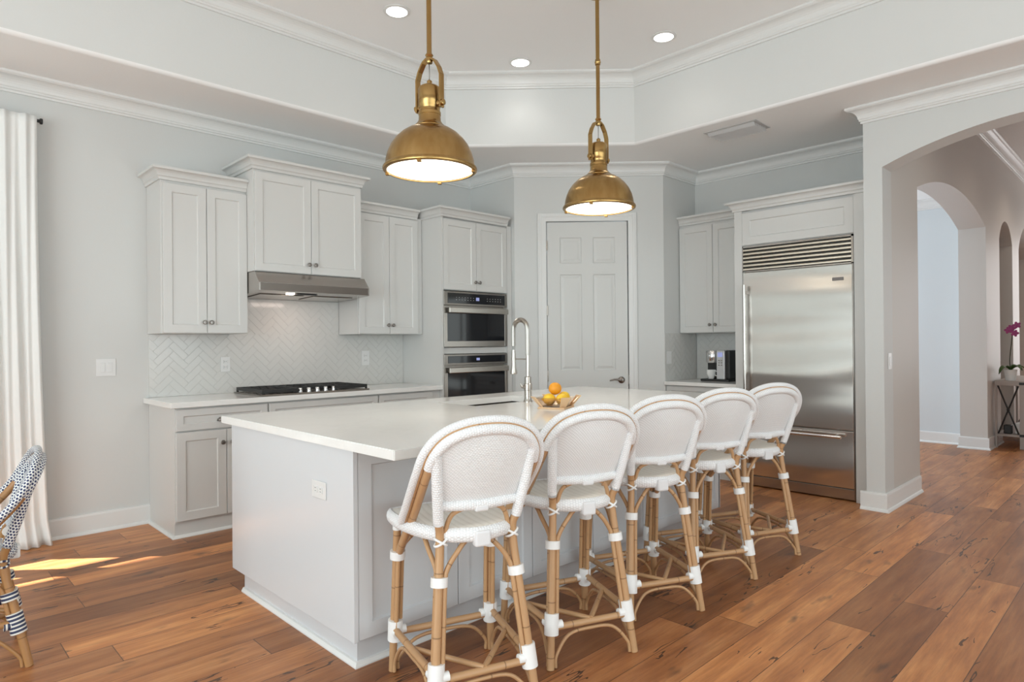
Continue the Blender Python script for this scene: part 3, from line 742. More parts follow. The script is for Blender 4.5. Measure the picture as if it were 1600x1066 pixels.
s_.box((SX0-.02, SY0-.02, z1-.003), (SX0, SY1+.02, z1)).box((SX1, SY0-.02, z1-.003), (SX1+.02, SY1+.02, z1)).box((SX0, SY0-.02, z1-.003), (SX1, SY0, z1)).box((SX0, SY1, z1-.003), (SX1, SY1+.02, z1))
s_.box((SX0-.004, SY0-.004, z0), (SX1+.004, SY1+.004, z0+.004)).box((SX0-.004, SY0-.004, z0), (SX0, SY1+.004, z1)).box((SX1, SY0-.004, z0), (SX1+.004, SY1+.004, z1)).box((SX0-.004, SY0-.004, z0), (SX1+.004, SY0, z1)).box((SX0-.004, SY1, z0), (SX1+.004, SY1+.004, z1))
sk = s_.build('kitchen_sink', M_STEELP); tag(sk, 'undermounted stainless sink in the island top', 'sink')
MB().lathe([(0, z0+.004), (.045, z0+.004), (.045, z0+.008), (.03, z0+.006), (0, z0+.005)], 24, Matrix.Translation(((SX0+SX1)/2, (SY0+SY1)/2, 0))).build('drain', M_CHROME, sk)
# faucet
t = thing('kitchen_faucet', 'tall brushed nickel pull-down spring faucet standing beside the island sink', 'faucet', (2.965, 2.905, .92)); FR = 0
MB().lathe([(0, 0), (.030, 0), (.030, .006), (.026, .012), (.0235, .03), (.0235, .075), (.027, .078), (.027, .115), (.022, .12), (.022, .16), (.014, .165), (0, .165)], 24).build('base', M_NICKEL, t)
MB().tube([(0, 0, .16), (0, 0, .30), (.0, .0, .41)], .0125, 14, 1).build('riser', M_NICKEL, t)
R_ = .065; arcp = [(0, 0, .38), (0, 0, .45)] + [(0, R_-R_*cos(a), .465+R_*sin(a)) for a in [i*pi/8 for i in range(1, 8)]] + [(0, 2*R_, .44), (0, 2*R_, .36)]
hose = smooth_pts(arcp, 4)
MB().tube(hose, .0105, 12, 0).build('spout_hose', M_NICKEL, t)
sp = MB(); L = 0; hp = [(0, 0, .30)]+[tuple(p) for p in hose]; hp = [Vector(p) for p in hp]
pts = []; step = .0006; tot = sum((hp[i+1]-hp[i]).length for i in range(len(hp)-1)); seg = 0; acc = 0; kturn = 0
turns = int(tot/.0075); N_ = turns*8
cum = [0]
for i in range(len(hp)-1): cum.append(cum[-1]+(hp[i+1]-hp[i]).length)
for k in range(N_+1):
    s0 = tot*k/N_
    while seg < len(hp)-2 and cum[seg+1] < s0: seg += 1
    q = (s0-cum[seg])/max(cum[seg+1]-cum[seg], 1e-6); p = hp[seg].lerp(hp[seg+1], q); T = (hp[seg+1]-hp[seg]).normalized(); X_ = Vector((1, 0, 0)); Y_ = T.cross(X_)
    a = 2*pi*k/8; pts.append(p+(X_*cos(a)+Y_*sin(a))*.0145)
sp.tube(pts, .0022, 5, 0); sp.build('spring', M_NICKEL, t)
MB().lathe([(0, 0), (.022, 0), (.024, .01), (.017, .05), (.014, .10), (.015, .13), (.0125, .16), (0, .16)], 20, Matrix.Translation((0, 2*R_, .175))).build('spray_head', M_NICKEL, t)
MB().tube([(0, .0, .275), (0, .065, .275), (0, 2*R_-.010, .275)], .0045, 8, 1).lathe([(.0165, -.01), (.0165, .01), (.0135, .01), (.0135, -.01), (.0165, -.01)], 16, Matrix.Translation((0, 2*R_, .275))).build('holder_arm', M_NICKEL, t)
MB().tube([(-.022, .0, .098), (-.05, .002, .100), (-.055, .002, .100)], .010, 10, 1).tube([(-.052, .002, .10), (-.060, .01, .12)], .006, 8, 0).build('lever', M_NICKEL, t)
tag(MB().lathe([(0, 0), (.020, 0), (.020, .006), (.014, .010), (.013, .018), (0, .020)], 18, Matrix.Translation((3.11, 2.905, .92))).build('air_switch_button', M_NICKEL), 'small nickel deck button right of the faucet', 'button')

# fruit bowl with wooden corners
BX, BY = 2.80, 2.515
t = thing('fruit_bowl', 'square flared bowl of pale glass and light wood on the island', 'bowl', (BX, BY, .92), radians(20))
def quad_wall(mb, k, r0, r1, z0, z1, th, wfrac=1.0):
    M_ = Matrix.Rotation(k*pi/2, 4, 'Z')
    P = [(-r0*wfrac, -r0, z0), (r0*wfrac, -r0, z0), (r1*wfrac, -r1, z1), (-r1*wfrac, -r1, z1)]; Q = [(x, y+th, z+.001) for x, y, z in P]
    vs = [mb.v(p, M_) for p in P+Q]
    for f in ((0, 1, 2, 3), (7, 6, 5, 4), (0, 4, 5, 1), (1, 5, 6, 2), (2, 6, 7, 3), (3, 7, 4, 0)): mb.bm.faces.new([vs[i] for i in f])
g = MB(); g.box((-.07, -.07, .010), (.07, .07, .014))
for k in range(4): quad_wall(g, k, .068, .105, .012, .062, .003, .80)
g.build('glass_side', M_PEACH, t)
wq = MB(); wq.box((-.082, -.082, 0), (.082, .082, .010), .002); wq.build('wooden_base', M_WOODL, t)
for k in range(4):
    c_ = MB(); M_ = Matrix.Rotation(k*pi/2+pi/4, 4, 'Z')
    P = [(-.018, -.098, .010), (.018, -.098, .010), (.028, -.150, .070), (-.028, -.150, .070)]; Q = [(x, y+.010, z) for x, y, z in P]
    vs = [c_.v(p, M_) for p in P+Q]
    for f in ((0, 1, 2, 3), (7, 6, 5, 4), (0, 4, 5, 1), (1, 5, 6, 2), (2, 6, 7, 3), (3, 7, 4, 0)): c_.bm.faces.new([vs[i] for i in f])
    c_.build('wooden_corner', M_WOODL, t)
def fruit(name, label, cat, x, y, z, r_, m, lemon, rz=0):
    mb = MB()
    if lemon:
        pr = [(0, -r_*1.32), (r_*.18, -r_*1.24), (r_*.30, -r_*1.08)]+[(r_*cos(a), r_*1.08*sin(a)) for a in [(-.42+.084*i)*pi for i in range(11)]]+[(r_*.28, r_*1.08), (r_*.16, r_*1.26), (0, r_*1.34)]
        mb.lathe(pr, 20, Matrix.Rotation(rz, 4, 'Z') @ Matrix.Rotation(radians(90), 4, 'X'))
    else:
        mb.ball((0, 0, 0), r_, 1, 1, .96, 24)
    o = mb.build(name, m); o.location = (x, y, z); tag(o, label, cat); return o
def bow(u, v): return (BX+u*sin(radians(45.8))+v*cos(radians(45.8)), BY-u*cos(radians(45.8))+v*sin(radians(45.8)))
fz = .935+.036
fruit('lemon', 'yellow lemon on the left of the fruit bowl', 'lemon', *bow(-.040, -.005), fz, .034, M_LEMON, True, radians(40))
fruit('lemon', 'yellow lemon at the front middle of the fruit bowl', 'lemon', *bow(.032, -.018), fz, .034, M_LEMON, True, radians(100))
fruit('lemon', 'yellow lemon with pointed tip at the right of the fruit bowl', 'lemon', *bow(.050, .036), fz+.008, .034, M_LEMON, True, radians(-50))
fruit('orange', 'orange lying on top of the lemons in the bowl', 'orange', *bow(-.004, .018), fz+.060, .038, M_ORANGE, False)

# ------------------------------------------------------------------ pendants
def pendant(label, x, y, rz, knuckle):
    z0 = 2.219   # bottom rim
    t = thing('pendant_light', label, 'pendant light', (x, y, z0), rz, 'brass pendants over the island')
    R_ = .2375
    prof = [(R_+.002, .022), (R_-.003, .060), (R_-.013, .098), (R_-.030, .136), (R_-.054, .170), (R_-.085, .200), (R_-.118, .222), (R_-.148, .235), (.078, .238)]
    inner = [(r_-.004, z_-.002) for r_, z_ in prof[::-1]]
    MB().lathe(prof+inner+[prof[0]], 64).build('shade', M_BRASS, t)
    MB().lathe([(R_-.002, .026), (R_+.006, .026), (R_+.012, .020), (R_+.014, .013), (R_+.012, .006), (R_+.005, .002), (R_-.008, .002), (R_-.008, .008), (R_-.004, .012), (R_-.002, .026)], 64).build('rim', M_BRASS, t)
    MB().lathe([(0, .006), (R_-.008, .010), (R_-.008, .014), (0, .012)], 64).build('diffuser', M_DIFF, t)
    for k in range(4):
        a = k*pi/2+.5
        MB().box((-.011, -.009, -.010), (.011, .012, .004), .003, Matrix.Rotation(a, 4, 'Z') @ Matrix.Translation((0, -(R_-.002), 0))).build('clip', M_BRASS, t)
    MB().lathe([(.0, .226), (.088, .226), (.092, .236), (.086, .240), (.070, .256), (.060, .272), (.058, .30), (.060, .302), (.060, .318), (.056, .322), (.0555, .345), (.0595, .350), (.0595, .442), (.055, .452), (.046, .458), (.028, .464), (.014, .468), (.014, .486), (.008, .492), (0, .492)], 40).build('socket_housing', M_BRASS, t)
    MB().tube([(0, 0, .49), (0, 0, .586)], .0025, 6, 0).build('cable', M_KNOB, t)
    y_ = MB()
    for s_ in (-1, 1):
        pts = [(s_*.084, 0, .330), (s_*.084, 0, .505), (s_*.068, 0, .548), (s_*.040, 0, .590), (s_*.012, 0, .606)]
        for a, b_ in zip(pts, pts[1:]):
            d_ = Vector(b_)-Vector(a); n_ = Vector((d_.z, 0, -d_.x)).normalized()*.005; h_ = Vector((0, .015, 0))
            vs = [y_.bm.verts.new(Vector(q)+s1*n_+s2*h_) for q in (a, b_) for s1, s2 in ((-1, -1), (1, -1), (1, 1), (-1, 1))]
            for f in ((0, 1, 2, 3), (7, 6, 5, 4), (0, 4, 5, 1), (1, 5, 6, 2), (2, 6, 7, 3), (3, 7, 4, 0)): y_.bm.faces.new([vs[i] for i in f])
    y_.build('yoke', M_BRASS, t)
    for s_ in (-1, 1):
        MB().lathe([(0, 0), (.018, 0), (.018, .006), (.013, .010), (.013, .020), (.016, .022), (.016, .030), (.010, .033), (0, .033)], 20, Matrix.Translation((s_*.062, 0, .355)) @ Matrix.Scale(1.25, 4, (1, 0, 0)) @ Matrix.Rotation(s_*pi/2, 4, 'Y')).build('yoke_knob', M_BRASS, t)
    zt = ZU-z0
    rod = MB().lathe([(0, .579), (.016, .582), (.020, .594), (.020, .609), (.016, .614), (.022, .624), (.016, .634), (.0135, .639), (.0135, zt-.02), (0, zt-.02)], 20).build('rod', M_BRASS, t)
    if knuckle:
        MB().lathe([(.0135, knuckle-.02), (.018, knuckle-.018), (.019, knuckle-.006), (.022, knuckle), (.019, knuckle+.006), (.018, knuckle+.018), (.0135, knuckle+.02)], 20).build('coupling', M_BRASS, t)
    MB().lathe([(0, zt-.035), (.03, zt-.034), (.06, zt-.022), (.065, zt-.001), (0, zt-.001)], 32).build('canopy', M_BRASS, t)
    lamp('pendant_lamp', 'SPOT', (x, y, z0-.01), 20, (1, .90, .76), spot_size=radians(150), spot_blend=.9, shadow_soft_size=.15, aim=(0, 0, -1))
pendant('large aged brass dome pendant light hanging on the left over the island', 2.094, 2.77, radians(-79), None)
pendant('aged brass dome pendant light on the right with coupling on its rod', 3.545, 2.77, radians(-3), 1.02)

# ------------------------------------------------------------------ fridge and its enclosure (local -y faces the room, local x runs right)
FX, FY0, FY1 = 5.55, 1.785, 2.715
t = thing('refrigerator', 'large built-in stainless steel refrigerator with louvred top', 'refrigerator', (FX, FY1, 0), radians(-90))
FW = FY1-FY0
MB().box((.004, .03, .02), (FW-.004, .62, 2.145)).build('body', M_STEELD, t)
d = MB().box((.002, 0, .575), (FW-.012, .03, 1.910), .003).build('door', M_STEEL, t)
MB().tube([(.038, -.055, .60), (.038, -.055, 1.80)], .014, 14, 0).box((.030, -.055, .66), (.046, 0, .69)).box((.030, -.055, 1.72), (.046, 0, 1.75)).build('handle', M_STEELP, d)
MB().box((FW-.162, -.004, 1.785), (FW-.075, .001, 1.812), .001).build('name_plate', mat('name_plate', (.20, .18, .17), .35, .6), d)
d = MB().box((.002, 0, .105), (FW-.012, .03, .562), .003).build('freezer_drawer', M_STEEL, t)
MB().tube([(.05, -.055, .518), (FW-.09, -.055, .518)], .013, 14, 0).box((.09, -.055, .510), (.11, 0, .526)).box((FW-.15, -.055, .510), (FW-.13, 0, .526)).build('handle', M_CHROME, d)
MB().box((.002, .012, .012), (FW-.002, .03, .095), .002).build('toe_grille', M_STEELP, t)
g = MB().box((0, .0, 2.135), (FW, .03, 2.15)).box((0, 0, 1.918), (FW, .03, 1.926)).box((0, 0, 1.918), (.006, .03, 2.15)).box((FW-.016, 0, 1.918), (FW, .03, 2.15)).build('louvre_frame', M_STEELP, t)
MB().box((.006, .024, 1.926), (FW-.016, .029, 2.135)).build('louvre_back', M_BLACK, g)
for k in range(6):
    z = 1.932+k*.0345
    MB().prism([(.018, z), (.004, z+.001), (0, z+.004), (0, z+.014), (.004, z+.019), (.018, z+.023)], .006, FW-.016, 'x').build('louvre', M_LOUV, t)
MB().box((FW-.011, -.002, .02), (FW, .03, 1.915)).build('side_trim', M_STEELD, t)

t = thing('fridge_surround', 'white cabinet surround with panelled front above the fridge', 'cabinet', (FX, 2.79, 0), radians(-90))
SW = 2.79-1.665
MB().box((0, 0, 0), (.072, XR-FX-.004, 2.47), .001).build('side_panel', M_CAB, t)
MB().box((.075+FW+.003, 0, 0), (SW-.004, XR-FX-.004, 2.47), .001).build('side_panel', M_CAB, t)
MB().box((.072, .021, 2.155), (.075+FW+.003, XR-FX-.004, 2.47)).build('top_box', M_CAB, t)
MB().shaker(.073, .075+FW+.002, 2.160, 2.45, 0, .02, .07, .010).build('lift_door', M_CAB, t)
cornice(t, 0, SW-.01, 0, .31, 2.555, .085, .065, left=True, right=False)

t = thing('upper_cabinet', 'white two-door upper cabinet above the coffee maker', 'cabinet', (5.865, 3.553, 1.385), radians(-90), 'white upper cabinets')
UW = 3.553-2.793
MB().box((0, .021, 0), (UW, XR-5.865-.003, 1.10), .001).build('body', M_CAB, t)
door_part(t, .004, .371, .004, 1.075, 0, .345, .08); door_part(t, .375, UW-.004, .004, 1.075, 0, .405, .08)
cornice(t, 0, UW-.068, .018, XR-5.865-.003, 1.185, .085, .06, left=False, right=False)
t = thing('base_cabinet', 'white base cabinet under the coffee maker', 'cabinet', (5.60, 3.553, 0), radians(-90), 'white base cabinets')
MB().box((0, .021, .10), (UW, XR-5.60-.003, .868), .001).build('body', M_CAB, t)
MB().box((0, .03, 0), (UW, .06, .10)).build('toe_kick', M_CAB, t)
d = MB().shaker(.004, UW-.004, .705, .862, 0, st=.045).build('drawer', M_CAB, t); cup_pull(d, .38, .79)
door_part(t, .004, .378, .11, .70, 0, .35, .62); door_part(t, .382, UW-.004, .11, .70, 0, .41, .62)
tag(MB().box((5.565, 2.793, .87), (XR-.003, 3.553, .905), .003).build('countertop', M_QUARTZ), 'small quartz countertop left of the fridge', 'countertop')
herring('tile_backsplash', 0, .752, .906, 1.384, 'herringbone tile behind the coffee maker', M=Matrix.Translation((XR-.0055, 3.546, 0)) @ Matrix.Rotation(radians(-90), 4, 'Z'))
herring('tile_backsplash', 5.585, 6.188, .906, 1.384, 'herringbone tile on the pantry return wall, with the switch', M=Matrix.Translation((0, 3.5512, 0)))

# coffee maker
t = thing('coffee_maker', 'black and silver single-serve coffee maker beside the fridge', 'coffee maker', (5.86, 3.315, .905), radians(-90))
MB().box((0, -.01, 0), (.30, .26, .022), .006).build('base_tray', M_BLACK, t)
MB().box((.17, 0, .022), (.255, .25, .305), .006).build('control_column', mat('silver_plastic', (.62, .62, .63), .3, .3), t)
MB().box((.185, -.003, .24), (.235, .001, .285), .001).build('display', M_LED, t)
for a in range(3):
    for b_ in range(2): MB().box((.190+b_*.026, -.003, .20-a*.022), (.206+b_*.026, .001, .210-a*.022), .001).build('button', M_STEELD, t)
MB().box((.255, .02, .022), (.30, .26, .305), .01).build('reservoir', M_BLACK, t)
MB().box((.01, .12, .022), (.168, .25, .18), .004).build('rear_housing', M_BLACK, t)
MB().lathe([(0, .18), (.055, .18), (.066, .195), (.068, .29), (.062, .300), (0, .302)], 28, Matrix.Translation((.088, .085, 0))).build('brew_head', M_CHROME, t)
t = thing('coffee_mug', 'white mug standing on the coffee maker tray', 'mug', (5.905, 3.225, .928), radians(-90))
MB().lathe([(0, 0), (.028, 0), (.033, .02), (.044, .045), (.046, .088), (.043, .088), (.040, .045), (.03, .012), (0, .010)], 28).build('cup', M_CERAMIC, t)
MB().tube([(.044, 0, .075), (.066, 0, .07), (.070, 0, .045), (.058, 0, .03), (.040, 0, .034)], .0055, 8, 5).build('handle', M_CERAMIC, t)

# ------------------------------------------------------------------ curtain
t = thing('curtain', 'white linen curtain panel hanging at the left edge of the room', 'curtain', (0, 5.150, 0))
def cf(u, v):
    x = .30+(.715-.30)*u + (.05*u*(1-v)**2) ; z = .006+v*2.80
    a = .015*(.6+.4*(1-v))*(1 if v < .97 else .6)
    y = a*sin(u*2*pi*8+.4*sin(3*v))+.012*sin(u*23+v*4)
    if v < .06: y += -.02*(1-v/.06)*(.5+.5*sin(u*40)); x += .015*(1-v/.06)
    return (x, y, z)
MB().grid(150, 50, cf).build('panel', M_CURT, t)
md = COL.objects['panel'].modifiers.new('s', 'SOLIDIFY'); md.thickness = .0015
t = thing('curtain_rod', 'black curtain rod with round end cap above the curtain', 'curtain rod', (0, 5.205, 2.79))
MB().tube([(-1.3, 0, 0), (.735, 0, 0)], .011, 12, 0).build('rod', M_BLACK, t)
MB().lathe([(0, 0), (.018, .001), (.020, .008), (.018, .016), (0, .018)], 20, Matrix.Translation((.735, 0, 0)) @ Matrix.Rotation(pi/2, 4, 'Y')).build('finial', M_BLACK, t)
MB().box((.655, 0, -.006), (.668, YL-5.205, .006)).box((.645, YL-5.205-.006, -.03), (.678, YL-5.205, .03)).box((.655, -.013, -.013), (.668, .013, .025)).build('bracket', M_BLACK, t)

# ------------------------------------------------------------------ rattan bistro seats
def rattan(name, label, cat, loc, rz, group, hs=.655, weave=None, braid=None, seatm=None, wrap=None, cane=None, low=.16):
    weave = weave or M_WEAVE; braid = braid or M_BRAID; seatm = seatm or M_SEATW; wrap = wrap or M_WHITEWRAP; cane = cane or M_CANE
    t = thing(name, label, cat, loc, rz, group)
    rf = Vector((.195, -.23, 0)); ff = Vector((.212, .235, 0))
    k = hs/.655
    def up(p): return Vector((p[0], p[1], p[2]-.655+hs))
    rt = up((.140, -.150, .60)); rp = [up((.150, -.165, .68)), up((.165, -.200, .79)), up((.175, -.226, .885)), up((.180, -.241, .924))]
    ft = up((.200, .185, .615))
    def mir(p, s_): return Vector((p[0]*s_, p[1], p[2]))
    legs = {}
    for s_ in (-1, 1):
        MB().tube([mir(rf, s_), mir(rf.lerp(rt, .5), s_), mir(rt, s_)]+[mir(p, s_) for p in rp[:1]], .0155, 12, 5).build('leg', cane, t)
        MB().tube([mir(p, s_) for p in [rp[0]]+rp], .0190, 12, 5).build('back_post', braid, t)
        MB().tube([mir(ff, s_), mir(ff.lerp(ft, .5), s_), mir(ft, s_)], .0155, 12, 5).build('leg', cane, t)
        MB().tube([mir(ff.lerp(ft, .93), s_), mir(ft, s_)], .0185, 12, 0).build('leg_wrap', wrap, t)
    rear = lambda z: rf.lerp(rt, z/rt.z); front = lambda z: ff.lerp(ft, z/ft.z)
    corners = [(lambda z, s_=-1: mir(rear(z), s_)), (lambda z, s_=1: mir(rear(z), s_)), (lambda z, s_=1: mir(front(z), s_)), (lambda z, s_=-1: mir(front(z), s_))]
    zb = hs-.185; zl = low
    for i in range(4):
        A, B = corners[i], corners[(i+1) % 4]
        dirv = (B(zl)-A(zl)).normalized()
        zs = zl+.012 if i % 2 else zl-.005
        MB().tube([A(zs)+dirv*.01, B(zs)-dirv*.01], .0135, 12, 0).build('stretcher', cane, t)
        # flanking cane running up each leg and arching to the seat underside
        def fl(P, d): return [P(zl)+d*.0245, P((zl+zb)/2)+d*.0235, P(zb)+d*.0235, P(zb+.04)+d*.030]
        a, b_ = fl(A, dirv), fl(B, -dirv)
        mid = (A(zb)+B(zb))/2; topz = hs-.052
        m1 = A(zb+.05).lerp(B(zb+.05), .22); m1.z = zb+.092; m2 = A(zb+.05).lerp(B(zb+.05), .78); m2.z = zb+.092
        n1 = A(topz).lerp(B(topz), .38); n1.z = topz; n2 = A(topz).lerp(B(topz), .62); n2.z = topz
        MB().tube(a+[m1, n1, n2, m2]+b_[::-1], .0092, 10, 5).build('side_cane', cane, t)
        # foot arch below each stretcher
        p = [A(.004)+dirv*.022, A(.05)+dirv*.026, A(.0)*0+A(zs).lerp(B(zs), .22)-Vector((0, 0, .040)), A(zs).lerp(B(zs), .5)-Vector((0, 0, .028)), A(zs).lerp(B(zs), .78)-Vector((0, 0, .040)), B(.05)-dirv*.026, B(.004)-dirv*.022]
        MB().tube(p, .0072, 9, 5).build('foot_cane', cane, t)
    sm = [corners[1](zl+.012).lerp(corners[2](zl+.012), .55), corners[3](zl+.012).lerp(corners[0](zl+.012), .45)]
    rm = corners[0](zl).lerp(corners[1](zl), .5)+Vector((0, 0, .004))
    for q in sm: MB().tube([rm, q], .0105, 10, 0).build('foot_brace', cane, t)
    for i in range(4):
        P = corners[i]
        def ring(z0, z1, r_):
            d_ = (P(z1)-P(z0)); return MB().tube([P(z0), P(z0)+d_*.02, P(z0)+d_*.98, P(z1)], r_, 16, 0)
        ctr = Vector((0, 0, 0))
        MB().tube([P(zb-.014)-Vector((P(0).x, P(0).y, 0)).normalized()*.006, P(zb+.018)-Vector((P(0).x, P(0).y, 0)).normalized()*.006], .0300, 16, 0).build('binding', wrap, t)
        mb = MB().tube([P(zl-.032)-Vector((P(0).x, P(0).y, 0)).normalized()*.006, P(zl+.05)-Vector((P(0).x, P(0).y, 0)).normalized()*.006], .0290, 16, 0)
        for nb_ in (corners[i-1], corners[(i+1) % 4]):
            d_ = (nb_(zl)-P(zl)).normalized(); zz = zl+.004
            mb.tube([P(zz)+d_*.02, P(zz)+d_*.048], .0175, 12, 0)
        mb.build('binding', wrap, t)
    # seat
    out = [(-.225, .215), (-.232, .185), (-.228, .10), (-.205, 0), (-.165, -.095), (-.10, -.165), (0, -.195), (.10, -.165), (.165, -.095), (.205, 0), (.228, .10), (.232, .185), (.225, .215), (.15, .232), (0, .238), (-.15, .232)]
    ring_ = smooth_pts([(x, y, 0) for x, y in out+[out[0]]], 5)[:-1]; n = len(ring_)
    sb = MB(); bm = sb.bm; V = []; lv = [(1.0, -.030), (1.0, -.012), (.93, -.004), (.6, -.010), (.3, -.014)]
    for sc, dz in lv: V.append([bm.verts.new((p.x*sc, (p.y-.02)*sc+.02, hs+dz)) for p in ring_])
    cv_ = bm.verts.new((0, .02, hs-.016)); bv = [bm.verts.new((p.x*.9, (p.y-.02)*.9+.02, hs-.034)) for p in ring_]
    fs = []
    for a, b_ in zip(V, V[1:]):
        for i in range(n): fs.append(bm.faces.new((a[i], a[(i+1) % n], b_[(i+1) % n], b_[i])))
    for i in range(n): fs.append(bm.faces.new((V[-1][i], V[-1][(i+1) % n], cv_))); fs.append(bm.faces.new((V[0][(i+1) % n], V[0][i], bv[i], bv[(i+1) % n])))
    fs.append(bm.faces.new(bv))
    for f in fs:
        f.smooth = True
        for lp in f.loops: lp[sb.uv].uv = (lp.vert.co.y+1, lp.vert.co.x+1)
    sb.build('seat', seatm, t)
    rr = [Vector((p.x*.985, (p.y-.02)*.985+.02, hs-.022)) for p in ring_]; rr.append(rr[0].copy())
    def rimf(u, v):
        i = min(int(round(u*n)), n) % n; p = ring_[i]; q0 = ring_[i-1]; q1 = ring_[(i+1) % n]; T = (q1-q0).normalized(); N_ = Vector((T.y, -T.x, 0))
        if N_.dot(Vector((p.x, p.y-.02, 0))) < 0: N_ = -N_
        a = v*2*pi; c_ = Vector((p.x*.975, (p.y-.02)*.975+.02, hs-.028)); return c_+N_*cos(a)*.017+Vector((0, 0, sin(a)*.026))
    MB().grid(n, 13, rimf, lambda u, v: (v*.14, u*1.4), closed_u=True).build('seat_rim', braid, t)
    MB().box((-.030, -.212, hs-.068), (.030, -.175, hs-.012), .008).build('seat_tab', braid, t)
    # arm hoop: cane below, wrapped over the back
    H = [up(p) for p in ((.196, .172, .490), (.197, .080, .580), (.197, -.020, .672), (.199, -.115, .768), (.199, -.190, .850), (.189, -.236, .918), (.150, -.264, .970), (.082, -.281, .999), (0, -.287, 1.007))]
    full = [mir(p, -1) for p in H]+[p.copy() for p in H[:-1][::-1]]
    F = smooth_pts(full, 8); m = len(F)
    i0 = 4*8+5; i1 = m-1-i0
    MB().tube(F[:i0+1], .0155, 12, 0).build('arm_cane', cane, t); MB().tube(F[i1:], .0155, 12, 0).build('arm_cane', cane, t)
    MB().tube(F[i0-2:i1+3], .0190, 14, 0).build('back_hoop', braid, t)
    cent = up((0, -.05, .72))
    def offs(o, yoff): 
        res = []
        for i, p in enumerate(F):
            T = (F[min(i+1, m-1)]-F[max(i-1, 0)]).normalized(); d_ = p-cent; d_ = (d_-T*d_.dot(T)); d_.y = d_.y*.35+.12*0; d_ = (d_-T*d_.dot(T)).normalized(); res.append(p+d_*o+Vector((0, yoff, 0)))
        return res
    A1 = offs(.0205, .010)[14:m-14]; A2 = offs(.034, .020)[14:m-14]
    MB().tube(A1, .0065, 8, 0).build('hoop_cane', cane, t)
    MB().tube(A2, .0145, 12, 0).build('hoop_rim', braid, t)
    # back panel
    zb0 = hs+.082; top = F[i0:i1+1]
    def post(z):
        pp = [rt]+rp
        for a, b_ in zip(pp, pp[1:]):
            if z <= b_.z: return a.lerp(b_, (z-a.z)/(b_.z-a.z))
        return pp[-1]
    def hoopz(x):   # y,z of the hoop at this x
        best = min(top, key=lambda p: abs(p.x-x)); return best
    def bf(u, v):
        x0 = (2*u-1); xb = x0*(rp[0].x+.003); xt = x0*.172
        tp_ = hoopz(xt); z = zb0+(tp_.z-zb0)*v; x = xb+(xt-xb)*v
        yb = rp[0].y-.018*(1-x0*x0); y = yb+(tp_.y+.0-yb)*v - .010*sin(pi*v)*(1-x0*x0)
        return (x, y, z)
    p_ = MB().grid(25, 17, bf, lambda u, v: (u*.34, v*.34)).build('back_panel', weave, t)
    md_ = p_.modifiers.new('s', 'SOLIDIFY'); md_.thickness = .005; md_.offset = 0
    MB().tube([Vector((-rp[0].x-.004, rp[0].y, zb0)), Vector((-.07, rp[0].y-.016, zb0-.004)), Vector((0, rp[0].y-.020, zb0-.006)), Vector((.07, rp[0].y-.016, zb0-.004)), Vector((rp[0].x+.004, rp[0].y, zb0))], .0195, 12, 5).build('back_rail', braid, t)
    MB().box((-.026, rp[0].y-.040, zb0-.028), (.026, rp[0].y-.004, zb0-.004), .007).build('rail_tab', braid, t)
    for s_ in (-1, 1):
        MB().tube([mir((rt.x-.020, rt.y, hs-.05), s_), mir((rt.x-.022, rt.y-.004, hs-.002), s_), mir((rt.x-.042, rt.y-.012, hs+.045), s_), mir((.052, rt.y-.026, hs+.068), s_), mir((.022, rt.y-.030, hs+.070), s_)], .0088, 9, 5).build('lumbar_cane', cane, t)
        x_ = MB(); c_ = mir(rt, s_)+Vector((0, 0, -.0))
        for q in (-1, 1):
            pts = [c_+Vector((sin(a)*.0215-.003*s_, -cos(a)*.0195, q*.013*sin(a)+.006)) for a in [2*pi*i/16 for i in range(17)]]
            x_.tube(pts, .0045, 7, 0, False)
        x_.build('tie', wrap, t)
    return t
stools = [((1.568, 1.893), -19, 'nearest white woven rattan bar stool at the island corner'), ((2.156, 1.880), -22, 'second white woven rattan bar stool from the island corner'),
          ((2.745, 1.895), -25, 'middle one of five white rattan bar stools'), ((3.325, 1.900), -26, 'white rattan bar stool next to the one furthest away'), ((3.880, 1.890), -24, 'furthest white rattan bar stool, standing in front of the fridge')]
proto = rattan('bar_stool', stools[0][2], 'bar stool', (*stools[0][0], 0), radians(stools[0][1]), 'bar stools along the island')
index_kids()
for (x, y), a, lb in stools[1:]:
    c_ = copy_tree(proto); c_.location = (x, y, 0); c_.rotation_euler = (0, 0, radians(a)); c_['label'] = lb
dc = rattan('dining_chair', 'rattan dining chair woven in white with navy dots, cut off by the left edge', 'chair', (.20, 3.48, 0), radians(86), None, .47, M_BLUEWEAVE, M_BLUEWEAVE, M_BLUEWEAVE, M_NAVYWRAP, M_CANED, .17)

# ------------------------------------------------------------------ hall console
t = thing('console_table', 'greywashed console table with black X braces in the hallway', 'table', (9.52, 1.185, 0))
CL, CD, CH = 1.5, .325, .80
MB().box((0, 0, CH-.055), (CL, CD, CH), .003).build('table_top', M_GREYWOOD, t)
MB().box((.005, .005, .14), (CL-.005, CD-.005, .165), .003).build('shelf', M_GREYWOOD, t)
for xx in (0, CL-.05):
    MB().box((xx, 0, 0), (xx+.05, .09, CH-.055), .002).build('leg', M_GREYWOOD, t)
    MB().box((xx, CD-.022, 0), (xx+.05, CD-.002, CH-.055), .002).build('leg', M_GREYWOOD, t)
for xx in (.02, CL-.02):
    a = MB(); a.tube([(xx, .10, .17), (xx, CD-.03, .74)], .009, 8, 0).tube([(xx, CD-.03, .17), (xx, .10, .74)], .009, 8, 0).ball((xx, CD/2+.035, .455), .018, seg=10); a.build('cross_brace', M_BLACK, t)
for zz in (.145, .755): MB().box((-.002, -.002, zz), (.06, .092, zz+.03), .001).build('corner_bracket', M_BLACK, t)
